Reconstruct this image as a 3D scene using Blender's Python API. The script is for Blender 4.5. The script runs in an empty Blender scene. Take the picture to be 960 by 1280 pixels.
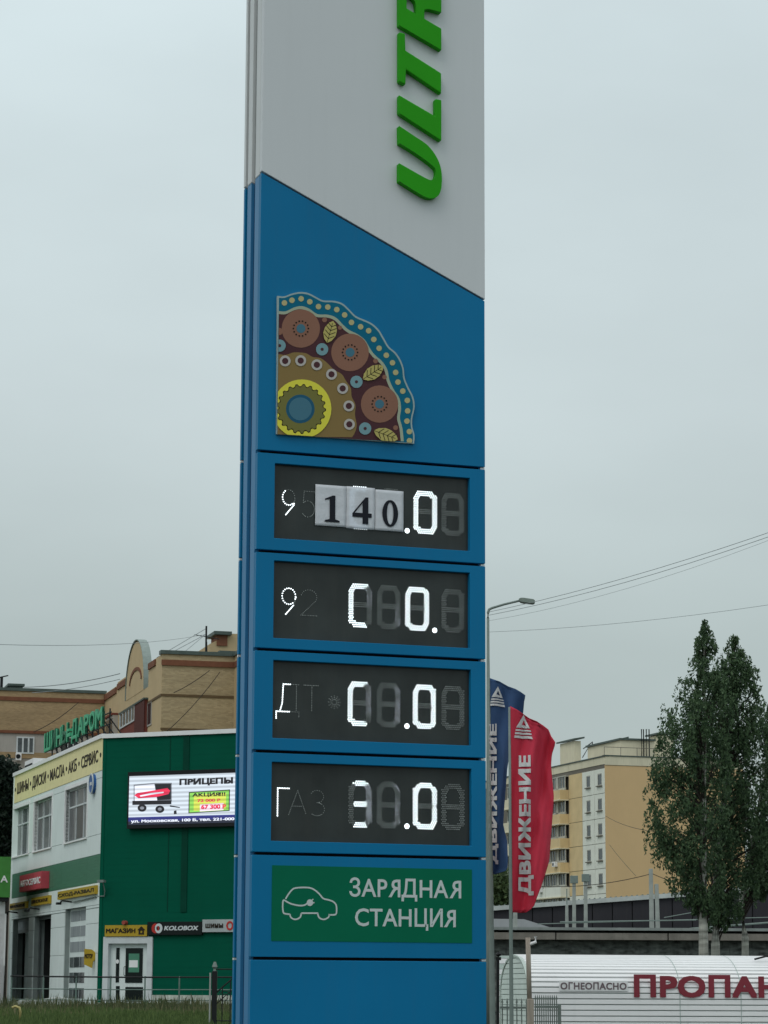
import bpy, bmesh, math, random
import numpy as np
from mathutils import Vector, Matrix, noise as mnoise
from mathutils.geometry import tessellate_polygon
R = math.radians
sc = bpy.context.scene
COL = sc.collection

# ------------------------------------------------------------------ camera
F_PX, W_PX, H_PX = 3235.0, 960.0, 1280.0
PITCH, ROLL = R(10.5), R(0.26)
cam_d = bpy.data.cameras.new("camera")
cam_d.sensor_fit = 'VERTICAL'; cam_d.sensor_height = 24.0
cam_d.lens = F_PX / H_PX * 24.0
cam_d.clip_start = 0.1; cam_d.clip_end = 6000
cam = bpy.data.objects.new("camera", cam_d); COL.objects.link(cam)
CAM = Vector((0, 0, 1.6))
MR = Matrix.Rotation(R(90) + PITCH, 3, 'X') @ Matrix.Rotation(ROLL, 3, 'Z')
cam.matrix_world = Matrix.Translation(CAM) @ MR.to_4x4()
sc.camera = cam

# ------------------------------------------------------------------ sky and light (overcast afternoon)
SUN_EL, SUN_ROT = R(52), R(215)
world = bpy.data.worlds.new("World"); sc.world = world; world.use_nodes = True
nt = world.node_tree; nt.nodes.clear()
def wn(t): return nt.nodes.new(t)
bg = wn('ShaderNodeBackground'); out = wn('ShaderNodeOutputWorld'); bg.inputs['Strength'].default_value = 0.1
sky = wn('ShaderNodeTexSky'); sky.sky_type = 'NISHITA'; sky.sun_disc = False
sky.sun_elevation = SUN_EL; sky.sun_rotation = SUN_ROT; sky.air_density = 1.5; sky.dust_density = 4
tc = wn('ShaderNodeTexCoord'); sx = wn('ShaderNodeSeparateXYZ')
nt.links.new(tc.outputs['Generated'], sx.inputs[0])
ramp = wn('ShaderNodeValToRGB'); cr = ramp.color_ramp
cr.elements[0].position = 0.0; cr.elements[0].color = (.385, .455, .452, 1)
cr.elements[1].position = 1.0; cr.elements[1].color = (.92, .98, 1.0, 1)
for p, c in ((.13, (.43, .505, .505)), (.22, (.54, .622, .637)), (.36, (.61, .71, .735)), (.6, (.74, .82, .85))):
    e = cr.elements.new(p); e.color = (*c, 1)
nt.links.new(sx.outputs['Z'], ramp.inputs[0])
nz = wn('ShaderNodeTexNoise'); nz.inputs['Scale'].default_value = 3.2; nz.inputs['Detail'].default_value = 5
nz.inputs['Roughness'].default_value = .5
mp = wn('ShaderNodeMapping'); mp.inputs['Scale'].default_value = (1, 1, 2.4)
nt.links.new(tc.outputs['Generated'], mp.inputs[0]); nt.links.new(mp.outputs[0], nz.inputs['Vector'])
mr = wn('ShaderNodeMapRange'); mr.inputs['From Min'].default_value = .3; mr.inputs['From Max'].default_value = .7
mr.inputs['To Min'].default_value = 9.3; mr.inputs['To Max'].default_value = 10.9
nt.links.new(nz.outputs[0], mr.inputs[0])
vs = wn('ShaderNodeVectorMath'); vs.operation = 'SCALE'
nt.links.new(ramp.outputs[0], vs.inputs[0]); nt.links.new(mr.outputs[0], vs.inputs['Scale'])
mx = wn('ShaderNodeMix'); mx.data_type = 'RGBA'; mx.inputs[0].default_value = .96
nt.links.new(sky.outputs[0], mx.inputs[6]); nt.links.new(vs.outputs[0], mx.inputs[7])
nt.links.new(mx.outputs[2], bg.inputs['Color']); nt.links.new(bg.outputs[0], out.inputs[0])
sun_d = bpy.data.lights.new("sun", 'SUN'); sun_d.energy = 0.5; sun_d.angle = R(25); sun_d.color = (1, .97, .92)
sun = bpy.data.objects.new("sun", sun_d); COL.objects.link(sun)
sdir = Vector((math.sin(SUN_ROT)*math.cos(SUN_EL), math.cos(SUN_ROT)*math.cos(SUN_EL), math.sin(SUN_EL)))
sun.rotation_euler = sdir.to_track_quat('Z', 'Y').to_euler(); sun.location = (0, 0, 60)
sc.view_settings.view_transform = 'Standard'; sc.view_settings.look = 'None'
sc.view_settings.exposure = 0.07; sc.view_settings.gamma = 1

# ------------------------------------------------------------------ materials
def lin(c):
    return tuple(((v/255)/12.92 if v/255 <= .04045 else ((v/255+.055)/1.055)**2.4) for v in c)
def A(r, g, b, k=.36):                      # observed colour -> base colour under this sky
    l = lin((r, g, b)); y = .25*l[0]+.6*l[1]+.15*l[2]
    return tuple(min(.86, (v*.84+y*.16)*.88/k) for v in l)
MATS = {}
def mat(name, color, rough=.6, metal=0, var=.12, scale=3, bump=0, bscale=None, stretch=(1, 1, 1), spec=.22, grime=0, emit=None, estr=0):
    if name in MATS: return MATS[name]
    m = bpy.data.materials.new(name); m.use_nodes = True; MATS[name] = m
    t = m.node_tree; b = t.nodes['Principled BSDF']; n = t.nodes.new; L = t.links.new
    b.inputs['Roughness'].default_value = rough; b.inputs['Metallic'].default_value = metal
    b.inputs['Specular IOR Level'].default_value = spec
    tcn = n('ShaderNodeTexCoord'); mpn = n('ShaderNodeMapping'); mpn.inputs['Scale'].default_value = stretch
    L(tcn.outputs['Object'], mpn.inputs[0])
    no = n('ShaderNodeTexNoise'); no.inputs['Scale'].default_value = scale; no.inputs['Detail'].default_value = 6
    L(mpn.outputs[0], no.inputs['Vector'])
    r_ = n('ShaderNodeMapRange'); r_.inputs[1].default_value = .25; r_.inputs[2].default_value = .75
    r_.inputs[3].default_value = 1-var; r_.inputs[4].default_value = 1+var
    L(no.outputs[0], r_.inputs[0])
    s = n('ShaderNodeVectorMath'); s.operation = 'SCALE'; s.inputs[0].default_value = color
    L(r_.outputs[0], s.inputs['Scale']); last = s.outputs[0]
    if grime:                                # dirt with a shape of its own: vertical rain streaks and blotches
        m2 = n('ShaderNodeMapping'); m2.inputs['Scale'].default_value = (5, 5, .35); L(tcn.outputs['Object'], m2.inputs[0])
        n2 = n('ShaderNodeTexNoise'); n2.inputs['Scale'].default_value = 2.2; n2.inputs['Detail'].default_value = 8; n2.inputs['Roughness'].default_value = .65
        L(m2.outputs[0], n2.inputs['Vector'])
        q = n('ShaderNodeMapRange'); q.inputs[1].default_value = .5; q.inputs[2].default_value = .78; q.inputs[4].default_value = grime
        L(n2.outputs[0], q.inputs[0])
        x = n('ShaderNodeMix'); x.data_type = 'RGBA'; x.inputs[7].default_value = (.10, .09, .075, 1)
        L(q.outputs[0], x.inputs[0]); L(last, x.inputs[6]); last = x.outputs[2]
    L(last, b.inputs['Base Color'])
    if bump:
        nb = n('ShaderNodeTexNoise'); nb.inputs['Scale'].default_value = bscale or scale*6; nb.inputs['Detail'].default_value = 4
        L(mpn.outputs[0], nb.inputs['Vector'])
        bp = n('ShaderNodeBump'); bp.inputs['Strength'].default_value = bump; bp.inputs['Distance'].default_value = .02
        L(nb.outputs[0], bp.inputs['Height']); L(bp.outputs[0], b.inputs['Normal'])
    if emit:
        b.inputs['Emission Color'].default_value = (*emit, 1); b.inputs['Emission Strength'].default_value = estr
    return m
def brick_mat(name, c1, c2, mortar, bw=.25, bh=.075, msize=.008, var=.25):
    m = bpy.data.materials.new(name); m.use_nodes = True; t = m.node_tree; b = t.nodes['Principled BSDF']; n = t.nodes.new; L = t.links.new
    tcn = n('ShaderNodeTexCoord'); sp = n('ShaderNodeSeparateXYZ'); cb = n('ShaderNodeCombineXYZ')
    L(tcn.outputs['Object'], sp.inputs[0])
    ad = n('ShaderNodeMath'); ad.operation = 'ADD'; L(sp.outputs[0], ad.inputs[0]); L(sp.outputs[1], ad.inputs[1])
    L(ad.outputs[0], cb.inputs[0]); L(sp.outputs[2], cb.inputs[1])
    bt = n('ShaderNodeTexBrick'); bt.inputs['Scale'].default_value = 1; bt.inputs['Brick Width'].default_value = bw
    bt.inputs['Row Height'].default_value = bh; bt.inputs['Mortar Size'].default_value = msize
    bt.inputs['Color1'].default_value = (*c1, 1); bt.inputs['Color2'].default_value = (*c2, 1); bt.inputs['Mortar'].default_value = (*mortar, 1)
    L(cb.outputs[0], bt.inputs['Vector'])
    mpn = n('ShaderNodeMapping'); mpn.inputs['Scale'].default_value = (.25, .25, 2.2); L(tcn.outputs['Object'], mpn.inputs[0])
    no = n('ShaderNodeTexNoise'); no.inputs['Scale'].default_value = .9; no.inputs['Detail'].default_value = 7; L(mpn.outputs[0], no.inputs['Vector'])
    r_ = n('ShaderNodeMapRange'); r_.inputs[1].default_value = .3; r_.inputs[2].default_value = .7; r_.inputs[3].default_value = 1-var; r_.inputs[4].default_value = 1+var
    L(no.outputs[0], r_.inputs[0]); s = n('ShaderNodeVectorMath'); s.operation = 'SCALE'
    L(bt.outputs[0], s.inputs[0]); L(r_.outputs[0], s.inputs['Scale']); L(s.outputs[0], b.inputs['Base Color'])
    b.inputs['Roughness'].default_value = .9
    MATS[name] = m; return m
def glass_mat(name, color, rough=.06):
    return mat(name, color, rough=rough, var=.35, scale=1.2, spec=.9)

M_white = mat('pylon_white', (.67, .70, .72), rough=.45, var=.02, scale=.9, grime=.03)
M_whitee = mat('pylon_white_profile', (.62, .64, .64), rough=.35, var=.04)
M_blue = mat('pylon_blue', (.003, .175, .375), rough=.42, var=.09, scale=.8, grime=.05, spec=.14)
M_blueb = mat('pylon_blue_profile', (.04, .21, .42), rough=.4, var=.05, scale=1.5, spec=.25)
M_dark = mat('core_shade_black', (.006, .008, .012), rough=.7)  # near-black core colour, stands in for shade in joints and grooves
M_screen = mat('display_backing', (.034, .041, .040), rough=.3, var=.3, scale=3, spec=.3, grime=.12)
M_green3 = mat('letter_green', (.028, .35, .010), rough=.5, spec=.1, var=.06)
M_plateg = mat('plate_green', (.002, .150, .078), rough=.55, var=.05, spec=.08)
M_print = mat('printed_white', (.60, .66, .66), rough=.6, var=.02)
M_clip = mat('joint_clip', (.78, .8, .8), rough=.4)
M_ledon = mat('led_lit', (.9, .95, 1), emit=(.86, .96, 1.0), estr=2.3)
M_leddim = mat('led_half_lit', (.4, .42, .45), emit=(.75, .85, 1.0), estr=.55)
M_ledoff = mat('led_off', (.33, .36, .35), rough=.5, var=.5, scale=40)
M_ink = mat('black_ink', (.01, .012, .02), rough=.6)
M_steel = mat('galvanised_steel', A(80, 90, 86), rough=.7, metal=.05, var=.12, scale=6)
M_concr = mat('weathered_concrete', A(104, 106, 100), rough=.9, var=.22, scale=4, bump=.3, grime=.3)
M_black = mat('black_iron', (.012, .014, .015), rough=.5)

# ------------------------------------------------------------------ measuring: photograph pixel -> place on a wall of known position
def ray(px, py):
    v = Vector(((px-480)/F_PX, (640-py)/F_PX, -1)); return (MR @ v).normalized()
class Frame:
    """vertical frame: local x runs along the face (left to right), local y goes into depth, z is height"""
    def __init__(s, x, y, a, z=0.0):
        s.o = Vector((x, y, z)); s.a = a
        s.u = Vector((math.cos(a), math.sin(a), 0)); s.d = Vector((-math.sin(a), math.cos(a), 0))
    def at(s, px, py, d=0.0):
        r = ray(px, py); p0 = s.o + s.d*d
        t = (p0 - CAM).dot(s.d) / r.dot(s.d); p = CAM + r*t - s.o
        return p.dot(s.u), p.z
    def w(s, u, d, z): return s.o + s.u*u + s.d*d + Vector((0, 0, z))
def at_depth(px, py, Y):
    r = ray(px, py); return CAM + r*((Y-CAM.y)/r.y)

def props(o, label=None, cat=None, group=None, kind=None):
    if label: o['label'] = label
    if cat: o['category'] = cat
    if group: o['group'] = group
    if kind: o['kind'] = kind
    return o
def thing(name, label, cat, fr=None, loc=(0, 0, 0), group=None, kind=None):
    o = bpy.data.objects.new(name, None); COL.objects.link(o); o.empty_display_size = .3
    if fr: o.location = fr.o; o.rotation_euler = (0, 0, fr.a)
    else: o.location = loc
    return props(o, label, cat, group, kind)

class MB:
    def __init__(s): s.v = []; s.f = []; s.mi = []; s.m = 0
    def add(s, vs, fs):
        k = len(s.v); s.v += [tuple(v) for v in vs]; s.f += [tuple(i+k for i in f) for f in fs]; s.mi += [s.m]*len(fs); return s
    def box(s, x0, x1, y0, y1, z0, z1):
        if x0 > x1: x0, x1 = x1, x0
        if y0 > y1: y0, y1 = y1, y0
        if z0 > z1: z0, z1 = z1, z0
        return s.add([(x0,y0,z0),(x1,y0,z0),(x1,y1,z0),(x0,y1,z0),(x0,y0,z1),(x1,y0,z1),(x1,y1,z1),(x0,y1,z1)],
                     [(0,3,2,1),(4,5,6,7),(0,1,5,4),(1,2,6,5),(2,3,7,6),(3,0,4,7)])
    def prism(s, loops, d0, d1, axis='y', back=True):
        """loops: outer outline then holes, each [(x,z)]; extruded along y from d0 (front) to d1"""
        flat = [p for l in loops for p in l]
        tris = tessellate_polygon([[Vector((p[0], p[1], 0)) for p in l] for l in loops])
        n = len(flat)
        def P(p, d): return (p[0], d, p[1]) if axis == 'y' else ((d, p[0], p[1]) if axis == 'x' else (p[0], p[1], d))
        vs = [P(p, d0) for p in flat] + [P(p, d1) for p in flat]; fs = []
        for t in tris:
            fs.append(tuple(t)); 
            if back: fs.append(tuple(i+n for i in reversed(t)))
        k = 0
        for l in loops:
            m = len(l)
            for i in range(m):
                j = (i+1) % m; fs.append((k+i, k+j, k+j+n, k+i+n))
            k += m
        return s.add(vs, fs)
    def tube(s, pts, r, seg=8, cap=True):
        pts = [Vector(p) for p in pts]; rs = r if isinstance(r, (list, tuple)) else [r]*len(pts)
        vs = []; up = Vector((0, 0, 1))
        for i, p in enumerate(pts):
            t = (pts[min(i+1, len(pts)-1)] - pts[max(i-1, 0)]).normalized()
            a = t.cross(up); a = t.cross(Vector((1, 0, 0))) if a.length < .05 else a
            a.normalize(); b = t.cross(a)
            for k in range(seg):
                an = 2*math.pi*k/seg; vs.append(p + (a*math.cos(an) + b*math.sin(an))*rs[i])
        fs = [(i*seg+k, i*seg+(k+1) % seg, (i+1)*seg+(k+1) % seg, (i+1)*seg+k) for i in range(len(pts)-1) for k in range(seg)]
        if cap: fs += [tuple(range(seg))[::-1], tuple((len(pts)-1)*seg+k for k in range(seg))]
        return s.add(vs, fs)
    def disc(s, x, z, r, d, seg=8):
        vs = [(x + r*math.cos(2*math.pi*k/seg), d, z + r*math.sin(2*math.pi*k/seg)) for k in range(seg)]
        return s.add(vs, [tuple(range(seg))])
    def build(s, name, m, parent=None, smooth=False, bevel=0, fix=True, loc=None, **pr):
        me = bpy.data.meshes.new(name); me.from_pydata(s.v, [], s.f)
        ms = m if isinstance(m, (list, tuple)) else [m]
        for q in ms: me.materials.append(q)
        if len(ms) > 1: me.polygons.foreach_set('material_index', s.mi)
        if fix:
            bm = bmesh.new(); bm.from_mesh(me); bmesh.ops.recalc_face_normals(bm, faces=bm.faces); bm.to_mesh(me); bm.free()
        if smooth: me.polygons.foreach_set('use_smooth', [True]*len(me.polygons))
        o = bpy.data.objects.new(name, me); COL.objects.link(o)
        if parent: o.parent = parent
        if loc is not None: o.location = loc
        if bevel:
            b = o.modifiers.new('edge', 'BEVEL'); b.width = bevel; b.segments = 2; b.limit_method = 'ANGLE'
        props(o, **pr); return o
def copy_part(o, parent=None, loc=None):
    c = o.copy(); COL.objects.link(c)
    if parent: c.parent = parent
    if loc is not None: c.location = loc
    return c

# ------------------------------------------------------------------ lettering (Blender's own built-in typeface)
CAPH = .727
def glyph_mesh(s, bold=0, shear=0, thick=0, space=1):
    if bold > .015:
        me, v = glyph_mesh(s, 0, shear, thick, space); bm = bmesh.new(); k = 0
        for dx, dz in ((-1, -1), (1, -1), (-1, 1), (1, 1), (0, 0)):
            n0 = len(bm.verts); bm.from_mesh(me); bm.verts.ensure_lookup_table()
            for q in bm.verts[n0:]: q.co.x += dx*bold; q.co.y += dz*bold; q.co.z += k*(.04 if thick else .0)
            k += 1
        bm.to_mesh(me); bm.free(); v = np.empty(len(me.vertices)*3, 'f'); me.vertices.foreach_get('co', v); return me, v.reshape(-1, 3)
    s = s.translate(str.maketrans('АВЕКМНОРСТХ', 'ABEKMHOPCTX'))      # same shapes, cleaner outlines
    if 'Я' in s:                            # drawn as a mirrored R
        toks, cur = [], ''
        for ch in s:
            if ch == 'Я': toks += [cur, ch] if cur else [ch]; cur = ''
            else: cur += ch
        toks += [cur] if cur else []
        bm = bmesh.new(); x = 0
        for tk in toks:
            me, v = glyph_mesh('R' if tk == 'Я' else tk, bold, shear, thick, space); a, b = v[:, 0].min(), v[:, 0].max()
            n0 = len(bm.verts); bm.from_mesh(me); bm.verts.ensure_lookup_table()
            for q in bm.verts[n0:]: q.co.x = x + ((b-q.co.x) if tk == 'Я' else (q.co.x-a))
            x += b-a+.055*space
        me = bpy.data.meshes.new('t'); bm.to_mesh(me); bm.free()
        v = np.empty(len(me.vertices)*3, 'f'); me.vertices.foreach_get('co', v); return me, v.reshape(-1, 3)
    cu = bpy.data.curves.new('t', 'FONT'); cu.body = s; cu.size = 1; cu.offset = bold; cu.shear = shear
    cu.extrude = .5 if thick else 0; cu.space_character = space; cu.resolution_u = 3
    o = bpy.data.objects.new('t', cu); COL.objects.link(o)
    me = bpy.data.meshes.new_from_object(o.evaluated_get(bpy.context.evaluated_depsgraph_get()))
    COL.objects.unlink(o); bpy.data.objects.remove(o); bpy.data.curves.remove(cu)
    v = np.empty(len(me.vertices)*3, 'f'); me.vertices.foreach_get('co', v); v = v.reshape(-1, 3)
    return me, v
def lettering(name, s, rect, d, m, parent, thick=.004, bold=0, shear=0, space=1, vertical=False, warp=None, capfit=True, side=None, split=False, **pr):
    """fit text into rect=(x0,z_baseline,x1,z_captop) of the parent's frame; front at depth d"""
    me, v = glyph_mesh(s, bold, shear, thick if warp is None else 0, space)
    x0, z0, x1, z1 = rect
    tx = (v[:, 0]-v[:, 0].min())/(v[:, 0].max()-v[:, 0].min())
    lo, hi = (-bold, CAPH+bold) if capfit else (v[:, 1].min(), v[:, 1].max())
    ty = (v[:, 1]-lo)/(hi-lo)
    n = np.empty_like(v)
    if vertical:                            # reading upwards
        n[:, 0] = x1 + (x0-x1)*ty; n[:, 2] = z0 + (z1-z0)*tx
    else:
        n[:, 0] = x0 + (x1-x0)*tx; n[:, 2] = z0 + (z1-z0)*ty
    n[:, 1] = d + (.5-v[:, 2])*thick
    me.vertices.foreach_set('co', n.ravel()); me.materials.clear(); me.materials.append(m)
    for p_ in me.polygons: p_.material_index = 0
    if warp:
        bm = bmesh.new(); bm.from_mesh(me)
        for ax, (a, b, k) in (((1, 0, 0), (x0, x1, 6)), ((0, 0, 1), (z0, z1, 24))):
            for i in range(1, k):
                c = a + (b-a)*i/k
                bmesh.ops.bisect_plane(bm, geom=bm.verts[:]+bm.edges[:]+bm.faces[:], plane_co=Vector(ax)*c, plane_no=ax)
        nper = len(bm.verts)
        for q in bm.verts: q.co.y = warp(q.co.x, q.co.z) + d
        bmesh.ops.remove_doubles(bm, verts=bm.verts, dist=.0005)
        bm.to_mesh(me); bm.free()
    else:
        bm = bmesh.new(); bm.from_mesh(me); bmesh.ops.recalc_face_normals(bm, faces=bm.faces); bm.to_mesh(me); bm.free()
    me.polygons.foreach_set('use_smooth', [False]*len(me.polygons))
    if side:
        me.materials.append(side)
        for p_ in me.polygons: p_.material_index = 0 if p_.normal.y < -.7 else 1
    if split:                               # one object per character: islands grouped by their horizontal overlap
        bm = bmesh.new(); bm.from_mesh(me); seen = set(); isl = []
        for q in bm.verts:
            if q in seen: continue
            st, grp = [q], []; seen.add(q)
            while st:
                c_ = st.pop(); grp.append(c_)
                for e in c_.link_edges:
                    w_ = e.other_vert(c_)
                    if w_ not in seen: seen.add(w_); st.append(w_)
            isl.append((min(p.co.x for p in grp), max(p.co.x for p in grp), grp))
        isl.sort(key=lambda t: t[0]); groups = []
        for a_, b_, grp in isl:
            if groups and a_ < groups[-1][1]: groups[-1][1] = max(groups[-1][1], b_); groups[-1][2] += grp
            else: groups.append([a_, b_, list(grp)])
        for a_, b_, grp in groups:
            ix = {p: i for i, p in enumerate(grp)}; fs = {f for p in grp for f in p.link_faces}
            m2 = bpy.data.meshes.new(name); m2.from_pydata([p.co[:] for p in grp], [], [[ix[p] for p in f.verts] for f in fs]); m2.materials.append(m)
            o = bpy.data.objects.new('painted_letter', m2); COL.objects.link(o); o.parent = parent
        bm.free(); return None
    me.name = name; o = bpy.data.objects.new(name, me); COL.objects.link(o); o.parent = parent
    if len(s) > 1 and not warp: o['kind'] = 'stuff'
    return props(o, **pr)

def ribbon(pts, w, closed=False):
    """flat stroke outline quads for a polyline"""
    P = [Vector((p[0], p[1])) for p in pts]; n = len(P); L = []; Rr = []
    for i in range(n):
        a = P[(i-1) % n] if (closed or i) else P[i]; b = P[(i+1) % n] if (closed or i < n-1) else P[i]
        t = (b-a); t = t.normalized() if t.length else Vector((1, 0)); q = Vector((-t.y, t.x))*w/2
        L.append(P[i]+q); Rr.append(P[i]-q)
    fs = []; m = n if closed else n-1
    return [[tuple(L[i]), tuple(L[(i+1) % n]), tuple(Rr[(i+1) % n]), tuple(Rr[i])] for i in range(m)]
def spline(pts, k=5, closed=False):
    P = [Vector((*p, 0)) for p in pts]; n = len(P); res = []
    for i in range(n if closed else n-1):
        if closed: a, b, c, d = P[(i-1) % n], P[i], P[(i+1) % n], P[(i+2) % n]
        else: a, b, c, d = P[max(i-1, 0)], P[i], P[i+1], P[min(i+2, n-1)]
        for j in range(k):
            t = j/k; q = .5*((2*b)+(c-a)*t+(2*a-5*b+4*c-d)*t*t+(3*b-a-3*c+d)*t**3); res.append((q.x, q.y))
    if not closed: res.append((P[-1].x, P[-1].y))
    return res

# ------------------------------------------------------------------ terrain
def smooth(t): t = min(1, max(0, t)); return t*t*(3-2*t)
def zt(x, y):
    left = 1 - smooth((x-0.5)/7)
    h = 1.0*smooth((y-30)/30)*left + .25*(1-left)*smooth((y-55)/20)
    return h + .05*math.sin(x*.7+y*.31)*smooth((y-25)/20)
g = MB(); xs = [-2500, -900, -300, -120, -60] + [-40+i*2 for i in range(41)] + [60, 120, 300, 900, 2500]
ys = [-400, -60, -20, 0] + [6+i*3 for i in range(42)] + [160, 220, 320, 600, 1400, 4500]
for y in ys:
    for x in xs: g.v.append((x, y, zt(x, y)))
nx = len(xs)
for j in range(len(ys)-1):
    for i in range(nx-1): g.f.append((j*nx+i, j*nx+i+1, (j+1)*nx+i+1, (j+1)*nx+i)); g.mi.append(0)
mg = mat('soil_and_asphalt', (.055, .06, .045), rough=.95, var=.4, scale=.4, bump=.4, bscale=9)
g.build('ground', mg, smooth=True, kind='structure')

# =================================================================== PRICE PYLON
X0 = (313.0-480)/F_PX*18.6
PF = Frame(0, 0, R(20))
r_ = ray(312.9, 1240); PF.o = Vector((r_.x/r_.y*18.57, 18.57, 0))
pylon = thing('price_pylon', 'tall white and blue fuel price pylon with four lit displays at the forecourt edge', 'price sign', PF)
PW = .5*(PF.at(608.2, 1190)[0] + PF.at(606.3, 580)[0])
zL = PF.at(327.0, 215.5)[1]; zR = PF.at(606, 376.5)[1]
TOP = 9.6
joints = [PF.at(x, y)[1] for x, y in ((322.8, 563.5), (321, 688), (319.3, 811), (317.3, 938.5), (315.5, 1066.5), (313.7, 1197.8))]
def band(mb, z0, z1, x0, x1, d0, d1): mb.box(x0, x1, d0, d1, z0, z1)
# inner core and the two profile bodies
c = MB(); c.box(.04, PW-.04, .046, .404, .05, TOP-.05); c.build('core', M_dark, pylon)
for d0, d1 in ((.072, .178), (.272, .372)):
    b = MB(); b.prism([[(.006, .12), (PW-.006, .12), (PW-.006, zR), (.006, zL)]], d0, d1); b.build('side_profile', M_blueb, pylon, bevel=.004, label='blue lower side profile')
    b = MB(); b.prism([[(.006, zL+.006), (PW-.006, zR+.006), (PW-.006, TOP-.02), (.006, TOP-.02)]], d0, d1); b.build('side_profile', M_whitee, pylon, bevel=.004, label='white upper side profile')
gp = MB(); gp.prism([[(.03, .12), (PW-.03, .12), (PW-.03, zR), (.03, zL)]], .18, .27); gp.build('side_channel', mat('channel_blue', (.006, .05, .14), rough=.5), pylon)
gp = MB(); gp.prism([[(.03, zL+.006), (PW-.03, zR+.006), (PW-.03, TOP-.04), (.03, TOP-.04)]], .18, .27); gp.build('side_channel', mat('channel_grey', (.26, .28, .28), rough=.5), pylon)
mb = MB(); mb.box(-.06, PW+.06, -.08, .52, 0, .10); mb.build('base_plinth', M_concr, pylon, bevel=.01)
gap = .0105
# front and rear skins
def front_plate(x0, z0, x1, z1, hole=None, d0=0, d1=.05, m=M_blue, name='panel'):
    b = MB(); lo = [[(x0, z0), (x1, z0), (x1, z1), (x0, z1)]]
    if hole: lo.append([(hole[0], hole[1]), (hole[2], hole[1]), (hole[2], hole[3]), (hole[0], hole[3])])
    b.prism(lo, d0, d1); return b.build(name, m, pylon, bevel=.004)
mb = MB(); mb.prism([[(0, joints[0]+gap), (PW, joints[0]+gap), (PW, zR), (0, zL)]], 0, .05); mb.build('upper_blue_panel', M_blue, pylon, bevel=.004)
mb = MB(); mb.prism([[(0, zL+.012), (PW, zR+.012), (PW, TOP), (0, TOP)]], -.007, .05); mb.build('upper_white_panel', M_white, pylon, bevel=.004)
def q2(off, sc_, p): return (off[0]+p[0]/sc_, off[1]+p[1]/sc_)
C4, C5, C6, C7 = ((290, y) for y in (550, 680, 810, 930)); S = 2.909
C8 = (280, 1060); S8 = 2.824
def rect_from(off, s, tl, tr, bl, br):
    a, b, c_, d_ = (PF.at(*q2(off, s, p)) for p in (tl, tr, bl, br))
    return ((a[0]+c_[0])/2, (c_[1]+d_[1])/2, (b[0]+d_[0])/2, (a[1]+b[1])/2)
holes = [rect_from(C4, S, (155,85),(865,138),(155,357),(865,403)), rect_from(C5, S, (152,62),(865,103),(152,342),(865,378)),
         rect_from(C6, S, (150,45),(868,78),(148,330),(870,352)), rect_from(C7, S, (145,68),(870,88),(142,355),(872,367))]
def led_grid(segs, cell, t=.045, pitch=.0158):
    """segs: {key: polyline in metres}; hexagonal lamp positions nearest to each bar"""
    u0, z0, w, h = cell; res = {k: [] for k in segs}; row = 0; z = -t/2
    while z < h+t/2:
        x = (pitch/2 if row % 2 else 0) - t/2
        while x < w+t/2:
            best, bk = 9, None
            for k, pl in segs.items():
                for (ax, az), (bx, bz) in zip(pl, pl[1:]):
                    vx, vz = bx-ax, bz-az; q = max(0, min(1, ((x-ax)*vx+(z-az)*vz)/(vx*vx+vz*vz)))
                    e = math.hypot(x-ax-q*vx, z-az-q*vz)
                    if e < best: best, bk = e, k
            if best < t/2 and bk: res[bk].append((u0+x, z0+z))
            x += pitch
        z += pitch*.866; row += 1
    return res
def digit(parent, u0, z0, u1, z1, lit, dim='', d=.036):
    w, h = u1-u0, z1-z0; t = .041; i = t/2; c_ = .032; gp_ = .008
    sg = {'A': [(i+c_*.9, h-i), (w-i-c_*.9, h-i)], 'D': [(i+c_*.9, i), (w-i-c_*.9, i)], 'G': [(i+.03, h/2), (w-i-.03, h/2)],
          'F': [(i+c_*.6, h-i-c_*.4), (i, h-i-c_), (i, h/2+gp_+i*.3)], 'B': [(w-i-c_*.6, h-i-c_*.4), (w-i, h-i-c_), (w-i, h/2+gp_+i*.3)],
          'E': [(i, h/2-gp_-i*.3), (i, i+c_), (i+c_*.6, i+c_*.4)], 'C': [(w-i, h/2-gp_-i*.3), (w-i, i+c_), (w-i-c_*.6, i+c_*.4)]}
    G = led_grid(sg, (u0, z0, w, h), t)
    on, off_, half = MB(), MB(), MB(); rnd = random.Random(int(u0*1e4+z0*1e3))
    for k, pts in G.items():
        for (x, z) in pts:
            if k in lit: on.disc(x, z, .0050, d, 8)
            elif k in dim and rnd.random() < (.7 if lit == 'AGD' else .35): half.disc(x, z, .0048, d, 6)
            else: off_.disc(x, z, .0048, d, 6)
    e = None
    if on.v: e = on.build('digit_lamps', M_ledon, parent, fix=False, label='lit white lamp dots of one digit')
    if off_.v: off_.build('digit_lamps', M_ledoff, parent, fix=False, label='unlit lamp dots of one digit')
    if half.v: half.build('digit_lamps', M_leddim, parent, fix=False, kind='stuff', label='dim lamp dots of one digit')
def arc(cx, cy, rx, ry, a0, a1, n=12): return [(cx+rx*math.cos(R(a0+(a1-a0)*k/n)), cy+ry*math.sin(R(a0+(a1-a0)*k/n))) for k in range(n+1)]
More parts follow.
